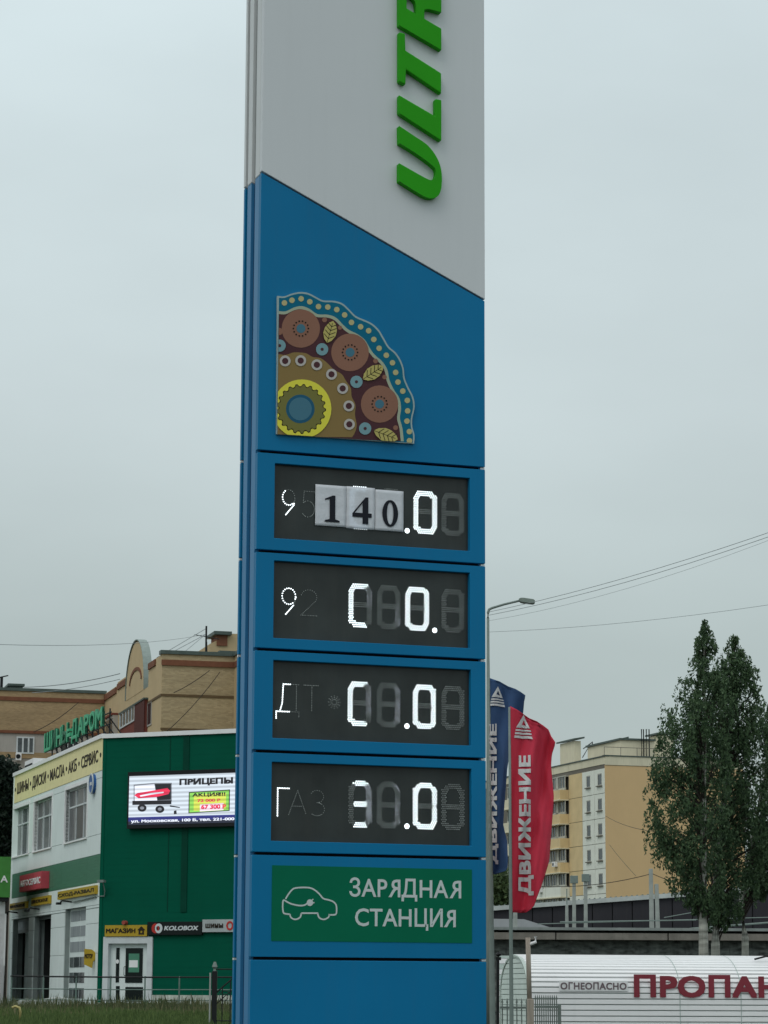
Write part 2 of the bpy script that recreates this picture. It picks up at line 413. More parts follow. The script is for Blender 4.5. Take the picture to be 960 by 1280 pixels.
GL = {'9': [arc(.5, .70, .42, .29, 0, 360, 20), [(.93, .66), (.85, .42), (.25, 0)]],
      '5': [[(.9, 1), (.2, 1), (.14, .56)] + arc(.45, .32, .45, .31, 130, -150, 14)],
      '2': [arc(.47, .72, .42, .28, 165, -35, 12) + [(.05, 0), (.98, 0)]],
      'Д': [[(.98, 1), (.30, 1), (.26, .45), (.16, .2)], [(.0, -.0), (.0, .2), (1, .2), (1, .02)], [(.88, 1), (.88, .2)]],
      'Т': [[(0, 1), (1, 1)], [(.5, 1), (.5, 0)]], 'Г': [[(.12, 0), (.12, 1), (1, 1)]],
      'А': [[(0, 0), (.5, 1), (1, 0)], [(.2, .35), (.8, .35)]],
      'З': [arc(.45, .76, .42, .24, 150, -90, 12) + arc(.45, .26, .48, .26, 90, -150, 12)]}
def lampglyph(parent, ch, u0, z0, u1, z1, litf, d=.036, pitch=.0125, rr=.0038):
    on, off_ = MB(), MB()
    for pl in GL[ch]:
        P = [(u0+(u1-u0)*a, z0+(z1-z0)*b) for a, b in pl]
        for (ax, az), (bx, bz) in zip(P, P[1:]):
            L_ = math.hypot(bx-ax, bz-az); n = max(1, round(L_/pitch))
            for k in range(n):
                x, z = ax+(bx-ax)*k/n, az+(bz-az)*k/n; f = ((x-u0)/(u1-u0), (z-z0)/(z1-z0))
                if litf(*f): on.disc(x, z, .0052, d, 6)
                else: off_.disc(x, z, rr, d, 5)
    if on.v: on.build('grade_letter', M_ledon, parent, fix=False, label='lit lamps of the fuel grade name')
    if off_.v: off_.build('grade_letter', M_ledoff, parent, fix=False, label='unlit lamps of the fuel grade name')
PX = lambda off, x, y: PF.at(*q2(off, S, (x, y)), d=.036)
rows = [dict(off=C4, d3=((660,182),(745,345)), xs=((426,508),(540,618),(660,745),(762,845)), ref=3, dot=(637,330), lit=('AFED','','ABCDEF',''), dim=('','','','')),
        dict(off=C5, d3=((630,152),(718,318)), xs=((424,508),(528,612),(630,718),(762,845)), ref=3, dot=(737,314), lit=('AFED','','ABCDEF',''), dim=('B','C','','')),
        dict(off=C6, d3=((658,128),(743,296)), xs=((421,506),(527,611),(658,743),(762,845)), ref=3, dot=(636,284), lit=('AFED','','ABCDEF',''), dim=('BC','BC','','')),
        dict(off=C7, d3=((658,142),(745,312)), xs=((424,508),(527,611),(658,745),(762,845)), ref=3, dot=(636,299), lit=('AGD','','ABCDEF',''), dim=('BC','BC','',''))]
labels95 = ['upper price box with display for grade 95', 'second price box with display for grade 92', 'third price box with display for diesel', 'lowest price box with display for gas']
for k, (row, hole) in enumerate(zip(rows, holes)):
    pb = front_plate(0, joints[k+1]+gap, PW, joints[k]-gap, hole, name='price_box'); pb['label'] = labels95[k]
    s = MB(); s.box(hole[0]-.03, hole[2]+.03, .041, .045, hole[1]-.03, hole[3]+.03); s.build('display_board', M_screen, pb)
    o3 = row['off']; a = PX(o3, *row['d3'][0]); b = PX(o3, *row['d3'][1]); z1, z0 = a[1], b[1]
    for i, (xa, xb) in enumerate(row['xs']):
        ym = (row['d3'][0][1]+row['d3'][1][1])/2
        ua, ub = PX(o3, xa, ym)[0], PX(o3, xb, ym)[0]
        digit(pb, ua, z0, ub, z1, row['lit'][i], row['dim'][i])
    u, z = PX(o3, *row['dot']); m_ = MB(); m_.disc(u, z, .019, .0355, 16); m_.build('decimal_point', M_ledon, pb)
def GP(off, box): 
    a = PX(off, box[0], box[1]); b = PX(off, box[2], box[3]); return a[0], b[1], b[0], a[1]
boxes = [o for o in COL.objects if o.name.startswith('price_box')]
lampglyph(boxes[0], '9', *GP(C4, (180,178,232,278)), lambda x, z: not (x > .62 and z > .52) and z < .95)
lampglyph(boxes[0], '5', *GP(C4, (252,185,305,283)), lambda x, z: False)
lampglyph(boxes[1], '9', *GP(C5, (178,158,235,262)), lambda x, z: not (x > .8 and z < .6))
lampglyph(boxes[1], '2', *GP(C5, (248,165,315,262)), lambda x, z: False)
lampglyph(boxes[2], 'Д', *GP(C6, (162,130,243,258)), lambda x, z: x < .62)
lampglyph(boxes[2], 'Т', *GP(C6, (262,135,318,235)), lambda x, z: False)
lampglyph(boxes[3], 'Г', *GP(C7, (160,160,212,262)), lambda x, z: True)
lampglyph(boxes[3], 'А', *GP(C7, (207,168,270,258)), lambda x, z: False)
lampglyph(boxes[3], 'З', *GP(C7, (284,168,340,262)), lambda x, z: False)
u, z = PX(C6, 372, 197); sb = MB()
for k in range(12):
    for r0 in (.02, .033, .046):
        if r0 == .02 or k % 1 == 0: sb.disc(u+r0*math.cos(R(30*k)), z+r0*math.sin(R(30*k)), .0038, .036, 5)
sb.build('sun_symbol', M_ledoff, boxes[2], fix=False)
# charging panel, bottom panel
front_plate(0, joints[5]+gap, PW, joints[4]-gap, name='charging_panel')
chp = [o for o in COL.objects if o.name == 'charging_panel'][0]
front_plate(0, .12, PW, joints[5]-gap, name='lower_blue_panel')
hr = rect_from(C8, S8, (168,65),(875,72),(168,331),(875,333))
mb = MB(); mb.box(hr[0], hr[2], -.003, .002, hr[1], hr[3]); mb.build('green_plate', M_plateg, chp)
P8 = lambda x, y: PF.at(280+x/S8, 1060+y/S8, -.003)
a, b = P8(442, 171), P8(837, 112); lettering('lettering', 'ЗАРЯДНАЯ', (a[0], a[1], b[0], b[1]), -.0045, M_print, chp, thick=.0015, bold=.012, space=1.04, split=True)
a, b = P8(462, 275), P8(818, 215); lettering('lettering', 'СТАНЦИЯ', (a[0], a[1], b[0], b[1]), -.0045, M_print, chp, thick=.0015, bold=.012, space=1.02, split=True)
mb = MB()
def stroke(pts, w=.011, d=-.0045, k=4, sp=True):
    q = [P8(*p) for p in pts]; q = spline(q, k) if sp else q
    for quad in ribbon(q, w): mb.add([(p[0], d, p[1]) for p in quad], [(0, 1, 2, 3)])
stroke([(217,180),(228,162),(243,145),(262,140),(298,140),(318,147),(336,162),(350,178),(368,183),(386,190),(396,203),(397,226),(392,235),(370,236)])
stroke([(372,233),(368,245),(352,252),(336,246),(330,230)]); stroke([(332,230),(273,230)], sp=False)
stroke([(273,230),(268,245),(252,252),(237,246),(232,233)]); stroke([(232,234),(213,231),(208,222),(207,200),(210,184),(222,190),(240,198),(265,203),(283,202),(293,196)])
q = P8(303, 193); mb.disc(q[0], q[1], .024, -.0048, 14); stroke([(307,188),(315,180)], .008, sp=False); stroke([(310,196),(319,192)], .008, sp=False)
mb.build('car_pictogram', M_print, chp, fix=False)
# rear skin in the same courses, joint clips
zs = [.12] + list(reversed(joints))
for z0, z1 in zip(zs, zs[1:]):
    b = MB(); b.box(0, PW, .412, .45, z0+gap, z1-gap); b.build('rear_panel', M_blue, pylon, bevel=.004)
b = MB(); b.prism([[(0, joints[0]+gap), (PW, joints[0]+gap), (PW, zR), (0, zL)]], .412, .45); b.build('rear_panel', M_blue, pylon, bevel=.004)
b = MB(); b.prism([[(0, zL+.012), (PW, zR+.012), (PW, TOP), (0, TOP)]], .412, .457); b.build('rear_panel', M_whitee, pylon, bevel=.004)
cl = None
for z in joints:
    for x, d in ((PW-.032, .012), (.0, .418)):
        if cl is None: m_ = MB(); m_.box(0, .032, 0, .03, -.007, .007); cl = m_.build('joint_clip', M_clip, pylon, loc=(x, d, z))
        else: copy_part(cl, loc=(x, d, z))
# ULTRA letters, reading upwards: photo outline measured on the white face
def letter(loops, name='letter'):
    q = [[PF.at(x, y, -.07) for x, y in l] for l in loops]
    b = MB(); b.prism(q, -.065, -.008); return b.build(name, M_green3, pylon, bevel=.009)
letter([spline([(499.3,203.6),(515,212.6),(530.6,221.3),(539.2,224.8),(544.6,220.5),(545,212),(540.5,206.5),(530.6,198.7),(515,188),(499.7,178.8)], 3) +
        spline([(499.3,157),(518,169.5),(535.8,182),(547.8,199),(552.3,215),(552.5,232),(550,241.5),(545.5,246.3),(538.5,247.6),(530,245),(515,236),(499.3,226.2)], 3)])
letter([[(499.2,118),(544.4,144.5),(544.4,123),(552.2,124.4),(552.2,176),(499.2,141.5)]])
letter([[(499.2,39.5),(506.6,41.3),(507.2,62.5),(552.2,91.2),(552.2,117),(508.3,87),(507.5,105.6),(499.2,101.5)]])
def L2(base, pq): return [(552.2-q*53, base-p-q*31) for p, q in pq]
letter([L2(62.5, [(0,0),(0,1),(40,1),(56,.97),(66,.87),(68,.74),(64,.6),(56,.5),(62,.45),(66,.3),(72,0),(47,0),(42,.3),(38,.40),(27,.40),(27,0)][::1]),
        L2(62.5, [(27,.6),(27,.82),(38,.82),(43,.78),(44,.7),(41,.62),(36,.6)])])
letter([L2(-12, [(0,0),(20,1),(46,1),(66,0),(42,0),(39,.2),(26,.2),(23,0)]), L2(-12, [(28,.38),(37,.38),(33,.75)])])
# ---- ornament plate
E = lambda x, y: PF.at(330+x/4.8, 350+y/4.8, -.02)
KE = abs(E(400, 400)[0]-E(500, 400)[0])/100
edge_out = spline([(80,95),(120,98),(165,82),(215,72),(265,78),(310,100),(355,122),(420,125),(470,140),(510,175),(550,215),(600,238),(650,262),(690,300),(720,350),(750,400),(790,435),(820,480),(838,530),(845,590),(870,650),(895,700),(904,760),(890,830),(890,880),(903,930),(901,982)], 4)
cream = spline([(88,187),(130,188),(180,165),(225,157),(270,172),(320,205),(380,208),(430,225),(475,270),(510,300),(560,325),(605,360),(635,410),(665,450),(710,490),(740,540),(752,600),(780,660),(812,710),(822,770),(815,830),(830,890),(838,968)], 4)
gold = spline([(85,445),(130,450),(180,435),(250,440),(290,462),(340,470),(385,505),(420,540),(465,565),(490,605),(520,650),(525,700),(548,750),(545,810),(555,870),(545,915),(527,944)], 4)
xl = lambda y: 90 - (y-100)*.016; yb = lambda x: 925 + (x-75)*.064
def clip(poly):
    for f in (lambda p: p[0]-xl(p[1]), lambda p: yb(p[0])-p[1]):
        res = []
        for i, p in enumerate(poly):
            q = poly[(i+1) % len(poly)]; a, b = f(p), f(q)
            if a >= 0: res.append(p)
            if (a >= 0) != (b >= 0): t = a/(a-b); res.append((p[0]+(q[0]-p[0])*t, p[1]+(q[1]-p[1])*t))
        poly = res
    return poly
def circ(x, y, r, n=28): return [(x+r*math.cos(2*math.pi*k/n), y+r*math.sin(2*math.pi*k/n)) for k in range(n)]
em = MB(); em.prism([[E(*p) for p in edge_out + [(75, 924)]]], -.02, -.001)
plate = em.build('ornament_plate', mat('ornament_edge', (.35, .45, .45), rough=.5), pylon)
ecol = {'teal': (.004,.15,.25), 'maroon': (.085,.034,.040), 'cream': (.40,.46,.34), 'brown': (.29,.145,.10), 'gold': (.27,.185,.07), 'yellow': (.80,.74,.08),
        'olive': (.20,.19,.055), 'ring': (.02,.11,.19), 'sky': (.07,.19,.26), 'pale': (.20,.36,.40), 'white': (.52,.49,.46), 'dot': (.52,.47,.24), 'leaf': (.52,.45,.15), 'ink': (.02,.014,.012)}
EM = {k: mat('ornament_'+k, v, rough=.5, var=.04, spec=.1) for k, v in ecol.items()}
lay = [0]
def shape(polys, m, name='ornament_print'):
    lay[0] += 1; d = -.0205 - lay[0]*.0006
    for pl in polys:
        b = MB()
        pl = clip(pl)
        if len(pl) < 3: continue
        q = [E(*p) for p in pl]
        for t in tessellate_polygon([[Vector((*p, 0)) for p in q]]): b.add([(q[i][0], d, q[i][1]) for i in t], [(0, 1, 2)])
        b.build(name, EM[m], plate, fix=False)
def inset(pl, cx, cy, k): return [(cx+(x-cx)*k, cy+(y-cy)*k) for x, y in pl]
shape([inset(edge_out, 90, 915, .988) + [(80, 925)]], 'teal')
shape([cream + [(80, 940)]], 'cream')
shape([inset(cream, 90, 915, .976) + [(80, 940)]], 'maroon')
shape([circ(x, y, 17, 10) for x, y in ((122,138),(167,122),(222,113),(274,131),(326,160),(382,163),(436,178),(483,210),(524,255),(579,281),(627,305),(658,357),(690,410),(733,452),(770,497),(789,555),(803,613),(832,667),(859,723),(861,786),(857,847),(871,910),(872,965))], 'dot')
shape([gold + [(80, 940)]], 'gold')
shape([circ(220,292,115), circ(515,435,113), circ(692,745,112)], 'brown')
shape([circ(x, y, r, 10) for x, y, r in ((362,240,15),(455,287,13),(668,487,15),(722,583,14),(788,887,15))] + [circ(90,310,22,12)], 'brown')
shape([circ(x, y, 27, 16) for x, y in ((220,292),(515,435),(692,745))], 'sky')
shape([circ(x+45*math.cos(k*.4488), y+45*math.sin(k*.4488), 5.5, 6) for x, y in ((220,292),(515,435),(692,745)) for k in range(14)], 'ink')
shape([circ(x, y, 37, 18) for x, y in ((92,395),(347,417),(553,612),(605,892))], 'pale')
shape([circ(x, y, 10, 8) for x, y in ((92,395),(347,417),(553,612),(605,892))], 'maroon')
WR = ((125,487),(218,485),(315,510),(403,567),(470,652),(507,757),(510,867))
shape([circ(x, y, 33, 18) for x, y in WR], 'white'); shape([circ(x, y, 19, 12) for x, y in WR], 'maroon')
shape([circ(225,775,177,40)], 'yellow')
shape([[(220+(150 if k % 4 < 2 else 136)*math.cos(2*math.pi*k/84), 775+(150 if k % 4 < 2 else 136)*math.sin(2*math.pi*k/84)) for k in range(84)]], 'ink')
shape([[(220+(144 if k % 4 < 2 else 130)*math.cos(2*math.pi*k/84), 775+(144 if k % 4 < 2 else 130)*math.sin(2*math.pi*k/84)) for k in range(84)]], 'olive')
shape([circ(215,775,86,30)], 'ring'); shape([circ(215,775,69,26)], 'sky')
def leaf(p, q, w):
    ax, ay = q[0]-p[0], q[1]-p[1]; L_ = math.hypot(ax, ay); ax /= L_; ay /= L_; nx_, ny_ = -ay, ax
    prof = [(0,0),(.15,.6),(.4,1),(.65,.95),(.88,.55),(1,0)]
    up = [(p[0]+ax*t*L_+nx_*h*w/2, p[1]+ay*t*L_+ny_*h*w/2) for t, h in prof]; dn = [(p[0]+ax*t*L_-nx_*h*w/2, p[1]+ay*t*L_-ny_*h*w/2) for t, h in prof[-2:0:-1]]
    ve = [[(p[0]+ax*s-nx_*1.5, p[1]+ay*s-ny_*1.5) for s in (0, L_*.9)] + [(p[0]+ax*s+nx_*1.5, p[1]+ay*s+ny_*1.5) for s in (L_*.9, 0)]]
    for t in (.2, .38, .56, .74):
        for sg in (-1, 1):
            a0 = (p[0]+ax*t*L_, p[1]+ay*t*L_); b0 = (a0[0]+ax*L_*.16+nx_*sg*w*.4, a0[1]+ay*L_*.16+ny_*sg*w*.4); ve += ribbon([a0, b0], 4)
    return up+dn, ve
LV = [leaf((375,380),(412,248),78), leaf((590,598),(712,518),78), leaf((655,905),(800,958),78)]
shape([l[0] for l in LV], 'leaf'); shape([v for l in LV for v in l[1]], 'ink')
# ---- taped paper price sheets
def paper_mat():
    m = bpy.data.materials.new('price_paper'); m.use_nodes = True; t = m.node_tree; b = t.nodes['Principled BSDF']; n = t.nodes.new; L = t.links.new
    tcn = n('ShaderNodeTexCoord'); no = n('ShaderNodeTexNoise'); no.inputs['Scale'].default_value = 22; no.inputs['Distortion'].default_value = 2; L(tcn.outputs['Object'], no.inputs['Vector'])
    bp = n('ShaderNodeBump'); bp.inputs['Strength'].default_value = .12; bp.inputs['Distance'].default_value = .02; L(no.outputs[0], bp.inputs['Height']); L(bp.outputs[0], b.inputs['Normal'])
    cr_ = n('ShaderNodeMapRange'); cr_.inputs[3].default_value = .88; cr_.inputs[4].default_value = 1.08; L(no.outputs[0], cr_.inputs[0])
    s = n('ShaderNodeVectorMath'); s.operation = 'SCALE'; s.inputs[0].default_value = (.90, .92, .97); L(cr_.outputs[0], s.inputs['Scale']); L(s.outputs[0], b.inputs['Base Color'])
    b.inputs['Roughness'].default_value = .3
    tr = n('ShaderNodeBsdfTranslucent'); tr.inputs[0].default_value = (.8, .85, .9, 1); mx_ = n('ShaderNodeMixShader'); mx_.inputs[0].default_value = .28
    L(b.outputs[0], mx_.inputs[1]); L(tr.outputs[0], mx_.inputs[2]); L(mx_.outputs[0], t.nodes['Material Output'].inputs[0]); return m
MP = paper_mat()
def sheet(box, polys, label, grp='paper price digits taped on the top display'):
    a = PF.at(*q2(C4, S, box[0])); b = PF.at(*q2(C4, S, box[1])); u0, z1 = a; u1, z0 = b
    w, h = u1-u0, z1-z0; root = thing('price_sheet', label, 'paper sheet', loc=PF.w(u0, .028, z0), group=grp); root.rotation_euler = (0, 0, PF.a)
    nu, nz_ = 8, 14; m_ = MB(); rr = random.Random(int(u0*1000))
    dd = lambda x, z: .0013*math.sin(x*30+rr_)*math.sin(z*21+rr_)+.001*math.sin(z*60)
    rr_ = rr.random()*6
    for j in range(nz_+1):
        for i in range(nu+1): x, z = w*i/nu, h*j/nz_; m_.v.append((x, dd(x, z), z))
    for j in range(nz_):
        for i in range(nu): k = j*(nu+1)+i; m_.f.append((k, k+1, k+nu+2, k+nu+1)); m_.mi.append(0)
    o = m_.build('paper', MP, root, smooth=True); sm = o.modifiers.new('t', 'SOLIDIFY'); sm.thickness = .0006
    pg = MB()
    for loops in polys: pg.prism([[(w*x, h*z) for x, z in l] for l in loops], -.0065, -.0055)
    pg.build('printed_numeral', M_ink, root)
    return root, w, h
def ell(cx, cz, rx, rz, n=28): return [(cx+rx*math.cos(2*math.pi*k/n), cz+rz*math.sin(2*math.pi*k/n)) for k in range(n)]
one = [[[(.30,.10),(.78,.10),(.78,.14),(.64,.17),(.64,.75),(.56,.75),(.30,.66),(.31,.63),(.46,.66),(.46,.17),(.30,.14)]]]
four = [[[(.56,.12),(.76,.12),(.76,.28),(.88,.28),(.88,.38),(.76,.38),(.76,.76),(.66,.76),(.20,.36),(.20,.28),(.56,.28)], [(.29,.38),(.56,.38),(.56,.62)]]]
zero = [[ell(.52,.43,.28,.33), ell(.52,.43,.115,.275)]]
sheet(((308,158),(419,315)), one, 'crumpled white paper sheet printed with 1, left of the three on the top display')
sheet(((421,165),(524,325)), four, 'white paper sheet printed with 4, middle one taped over glowing lamps')
sheet(((526,177),(628,332)), zero, 'white paper sheet printed with 0, right of the three beside the lit decimal point')
# lamps of the first digit that shine past and through the middle sheet are the real lamps behind it

# =================================================================== TYRE SHOP (white and green two-storey building)
def px_point(px, py, Y): return at_depth(px, py, Y)
cpt = px_point(121.3, 1252, 88)
LW = Frame(cpt.x, cpt.y, R(-90+17.9)); GW = Frame(cpt.x, cpt.y, R(-24))
ZB = cpt.z - 1.0
shop = thing('tyre_shop', 'two-storey white and dark green tyre shop behind the grass bank', 'building', loc=(cpt.x, cpt.y, 0))
def sub(fr, name, parent, **pr):      # a part's local frame inside its thing is kept by placing meshes with the frame's matrix
    return None
def place(o, fr, parent):
    o.parent = parent
    o.matrix_local = Matrix.Translation(Vector(fr.o) - parent.location) @ Matrix.Rotation(fr.a, 4, 'Z')
    return o
def pb_(mb, name, m, fr, parent, **kw):
    o = mb.build(name, m, None, **kw); return place(o, fr, parent)
def sub_b(mb, name, m, part, **kw): return mb.build(name, m, part, **kw)
M_clad = mat('white_cladding', A(150, 158, 156), rough=.55, var=.05, scale=.8, grime=.18)
M_clad2 = mat('white_trim', A(176, 184, 182), rough=.5, var=.05)
M_gsid = mat('green_siding_light', A(38, 82, 62), rough=.5, var=.10, scale=1, stretch=(1, 1, 14))
M_gdark = mat('green_siding_dark', (.001, .095, .056), rough=.7, var=.07, scale=1, grime=.02, spec=.06)
M_gstrip = mat('green_siding_strip', (.003, .055, .034), rough=.6, spec=.06)
M_yband = mat('yellow_fascia', A(176, 152, 104), rough=.6, var=.07, grime=.12)
M_ysign = mat('yellow_sign', (.47, .32, .03), rough=.45, var=.06, grime=.12)
M_red = mat('red_sign', A(135, 42, 52), rough=.5)
M_glass = glass_mat('window_glass', (.045, .055, .06))
M_curt = mat('pale_blinds', (.30, .33, .34), rough=.9, var=.2, scale=1.2, stretch=(6, 6, .4))
M_pvc = mat('white_plastic_frame', (.62, .66, .67), rough=.4)
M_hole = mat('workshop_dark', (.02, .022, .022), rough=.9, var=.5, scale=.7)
M_dtxt = mat('brown_lettering', (.03, .02, .012), rough=.6)
Lz = lambda x, y: LW.at(x, y)[1]; Lu = lambda x, y: LW.at(x, y)[0]
uF = LW.at(14.5, 1100)[0]            # far-left end (negative u)
z_top = LW.at(126.9, 923)[1]; z_yb = LW.at(126.6, 963)[1]; z_g1 = Lz(124.3, 1067.5); z_g0 = Lz(123.7, 1103)
# openings on the left wall, (u0,z0,u1,z1)
def op(xl_, xr, yt, ybt): return (Lu(xl_, ybt), Lz(xr, ybt), Lu(xr, ybt), Lz(xr, yt))
wins = [op(15.8, 35.5, 1006.5, 1068), op(41.7, 64, 995, 1059), op(80.8, 108.3, 977.5, 1045)]
doors = [op(11.9+1.2, 33, 1147, 1252), op(39.5, 61, 1143.5, 1252), op(78.2, 104.5, 1133.5, 1252)]
uR = 0.0
# shell: left wall with recesses
wall_loops = [[(uF, ZB), (uR, ZB), (uR, z_top), (uF, z_top)]] + [[(a, b), (c_, b), (c_, d_), (a, d_)] for a, b, c_, d_ in wins + doors]
mb = MB(); mb.prism(wall_loops, .03, .42); wl = pb_(mb, 'side_wall', mat('joint_grey', A(92, 100, 98), rough=.8), LW, shop)  # grey shell, visible in the joints between cladding panels
# cladding panels proud of the shell
def cells(u0, u1, z0, z1, holes_, us, zs_):
    res = []
    us = sorted({u0, u1, *[u for u in us if u0 < u < u1]}); zs_ = sorted({z0, z1, *[z for z in zs_ if z0 < z < z1]})
    for a, b in zip(us, us[1:]):
        for c_, d_ in zip(zs_, zs_[1:]):
            mx_, mz = (a+b)/2, (c_+d_)/2
            if not any(h[0] < mx_ < h[2] and h[1] < mz < h[3] for h in holes_) and b-a > .02 and d_-c_ > .02: res.append((a, c_, b, d_))
    return res
us = [v for w_ in wins for v in (w_[0], w_[2])]; zs_ = [wins[2][1], wins[2][3]] + [z_g1 + (z_yb-z_g1)*k for k in (.38, .62)]
def panels(cs, m, fr, parent, d0, d1, g_=.008, name='cladding_panel', bev=0):
    for a, c_, b, d_ in cs:
        q = MB(); q.box(a+g_, b-g_, d0, d1, c_+g_, d_-g_); pb_(q, name, m, fr, parent)
zw = (min(w_[1] for w_ in wins), max(w_[3] for w_ in wins))
zw0 = sum(w_[1] for w_ in wins)/3; zw1 = sum(w_[3] for w_ in wins)/3
for i in range(3): wins[i] = (wins[i][0], zw0, wins[i][2], zw1)
zd1 = sum(w_[3] for w_ in doors)/3
panels(cells(uF, uR, z_g1, z_yb, wins, us, [zw0, zw1]), M_clad, LW, shop, 0, .035)
usd = [v for w_ in doors for v in (w_[0], w_[2])]
panels(cells(uF, uR, ZB, z_g0, [(a, ZB, c_, d_) for a, b, c_, d_ in doors], usd, [d_ for d_ in (doors[0][3], doors[1][3], doors[2][3])] + [ZB+2.6, ZB+3.6]), M_clad, LW, shop, 0, .035)
ubrk = [Lu(x, 1090) for x in (35, 52, 66, 77, 108.5)]
panels(cells(uF, uR, z_g0, z_g1, [], ubrk, []), M_gsid, LW, shop, .004, .035, name='green_panel')
# horizontal ribs on green panel
rb = MB(); k = 0
z = z_g0+.06
while z < z_g1-.03: rb.box(uF+.02, uR-.02, -.002, .006, z, z+.012); z += .1
pb_(rb, 'siding_rib', M_gsid, LW, shop, kind='stuff')
q = MB(); q.box(uF, uR-.004, -.012, .03, z_yb+.006, z_top-.01); fas = pb_(q, 'fascia', M_yband, LW, shop)
a = LW.at(17.3, 1000); b = LW.at(125.5, 941.5)
lettering('lettering', '• ШИНЫ • ДИСКИ • МАСЛА • АКБ • СЕРВИС •', (uF+.25, z_yb+(z_top-z_yb)*.30, -.22, z_yb+(z_top-z_yb)*.70), -.026, M_dtxt, fas, thick=.014, bold=.012, space=1.02)
q = MB(); q.box(uF-.08, .02, -.07, .45, z_top-.01, z_top+.13); pb_(q, 'roof_coping', M_clad2, LW, shop)
def win_unit(fr, parent, u0, z0, u1, z1, nv, tr, depth, sill=True, name='window', glass=None, fw=.06, curtain=True):
    f = MB(); f.prism([[(u0, z0), (u1, z0), (u1, z1), (u0, z1)], [(u0+fw, z0+fw), (u1-fw, z0+fw), (u1-fw, z1-fw), (u0+fw, z1-fw)]], depth, depth+.07)
    for i in range(1, nv): x = u0+(u1-u0)*i/nv; f.box(x-fw*.4, x+fw*.4, depth+.004, depth+.066, z0+fw, z1-fw)
    if tr: zt_ = z0+(z1-z0)*tr; f.box(u0+fw, u1-fw, depth-.004, depth+.06, zt_-fw*.5, zt_+fw*.5)
    w_ = pb_(f, name, M_pvc, fr, parent)
    gl = MB(); gl.box(u0+.01, u1-.01, depth+.03, depth+.04, z0+.01, z1-.01); gl.build('pane', glass or M_glass, w_)
    if sill: s_ = MB(); s_.box(u0-.03, u1+.03, -.07, depth, z0-.05, z0-.004); s_.build('sill', M_clad2, w_)
    return w_
for i, (a, b, c_, d_) in enumerate(wins):
    ww = win_unit(LW, shop, a, b, c_, d_, 3, .66, .13, glass=mat('sky_reflection_glass', (.20, .22, .225), rough=.12, var=.15, scale=1.2, spec=.6))  # pale sky reflection is put into the glass colour
    for j in range(3):
        for e0, e1 in ((.0, .66), (.66, 1)):
            if (j == 0) or (e0 == 0 and (i+j) % 3 == 0):
                q = MB(); q.box(a+.03+(c_-a)*j/3, a-.03+(c_-a)*((j+1)/3 if j else .22), .155, .159, b+(d_-b)*e0+.03, b+(d_-b)*e1-.03); q.build('pane', mat('darker_glass', (.045, .052, .054), rough=.12, var=.3, spec=.4), ww, label='darker pane')  # left and scattered panes get a darker glass tone
    tz = MB(); tz.prism([[(a-.09, b-.004), (c_+.09, b-.004), (c_+.09, d_+.12), (a-.09, d_+.12)], [(a, b-.002), (c_, b-.002), (c_, d_), (a, d_)]], -.03, .14); tz.build('reveal', M_clad2, ww)
# workshop openings
for i, (a, b, c_, d_) in enumerate(doors):
    if i < 2:
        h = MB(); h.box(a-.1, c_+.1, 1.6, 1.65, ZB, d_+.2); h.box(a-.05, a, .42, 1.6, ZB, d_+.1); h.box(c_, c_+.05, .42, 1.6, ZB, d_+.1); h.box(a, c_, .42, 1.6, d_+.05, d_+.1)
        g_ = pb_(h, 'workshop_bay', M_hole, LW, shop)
        h = MB(); h.prism([[(a, b), (c_, b), (c_, d_), (a, d_)], [(a+.1, b), (c_-.06, b), (c_-.06, d_-(.55 if i == 0 else .12)), (a+.1, d_-(.55 if i == 0 else .12))]], .20, .24)
        h.build('door_frame', mat('grey_metal_door', A(70, 76, 76), rough=.6), g_)
        if i == 0: h = MB(); h.box(a+.12, c_-.07, .19, .20, d_-.42, d_-.12); h.build('pane', M_curt, g_)
    else:
        h = MB(); h.box(a, c_, .20, .26, b, d_); g_ = pb_(h, 'sectional_door', M_clad, LW, shop)
        n = 6; hh = (d_-b)/n
        for r0 in range(n):
            for cc in range(2):
                x0, x1 = a+.10+(c_-a-.2)*cc/2+.05, a+.10+(c_-a-.2)*(cc+1)/2-.05; z0, z1 = b+hh*r0+.10, b+hh*(r0+1)-.08
                h = MB(); h.box(x0, x1, .188, .205, z0, z1); h.build('door_pane', M_curt if r0 > 2 else M_glass, g_)
# yellow door signs, red sign
def Lrect(xl_, xr, yt, yb_, d=0): a, b, c_ = LW.at(xl_, yb_, d), LW.at(xr, yb_, d), LW.at(xr, yt, d); return (a[0], b[1], b[0], c_[1])
def board(fr, parent, rc, m, txt, tm, name='sign_board', d=-.12, bold=.02, margin=(.12, .28), label=None):
    q = MB(); q.box(rc[0], rc[2], d, .0, rc[1], rc[3]); o = pb_(q, name, m, fr, parent); 
    if label: o['label'] = label
    h = rc[3]-rc[1]
    if txt: lettering('lettering', txt, (rc[0]+margin[0], rc[1]+h*margin[1], rc[2]-margin[0], rc[3]-h*margin[1]), d-.012, tm, o, thick=.01, bold=bold)
    return o
for (xl_, xr, yt, yb_, t) in ((12, 31.6, 1126.5, 1134.8, 'ШИНОМОНТАЖ'), (39, 60.3, 1119, 1129.3, 'ШИНОМОНТАЖ'), (72, 118.0, 1106.5, 1117.2, 'СХОД-РАЗВАЛ')):
    board(LW, shop, Lrect(xl_, xr, yt, yb_, -.12), M_ysign, t, M_dtxt, name='door_sign')
board(LW, shop, Lrect(24.3, 51.2, 1088.8, 1110, -.3), M_red, 'АВТОСЕРВИС', M_clad2, name='red_sign', d=-.3, margin=(.15, .3))
u, z = LW.at(117.9, 980)
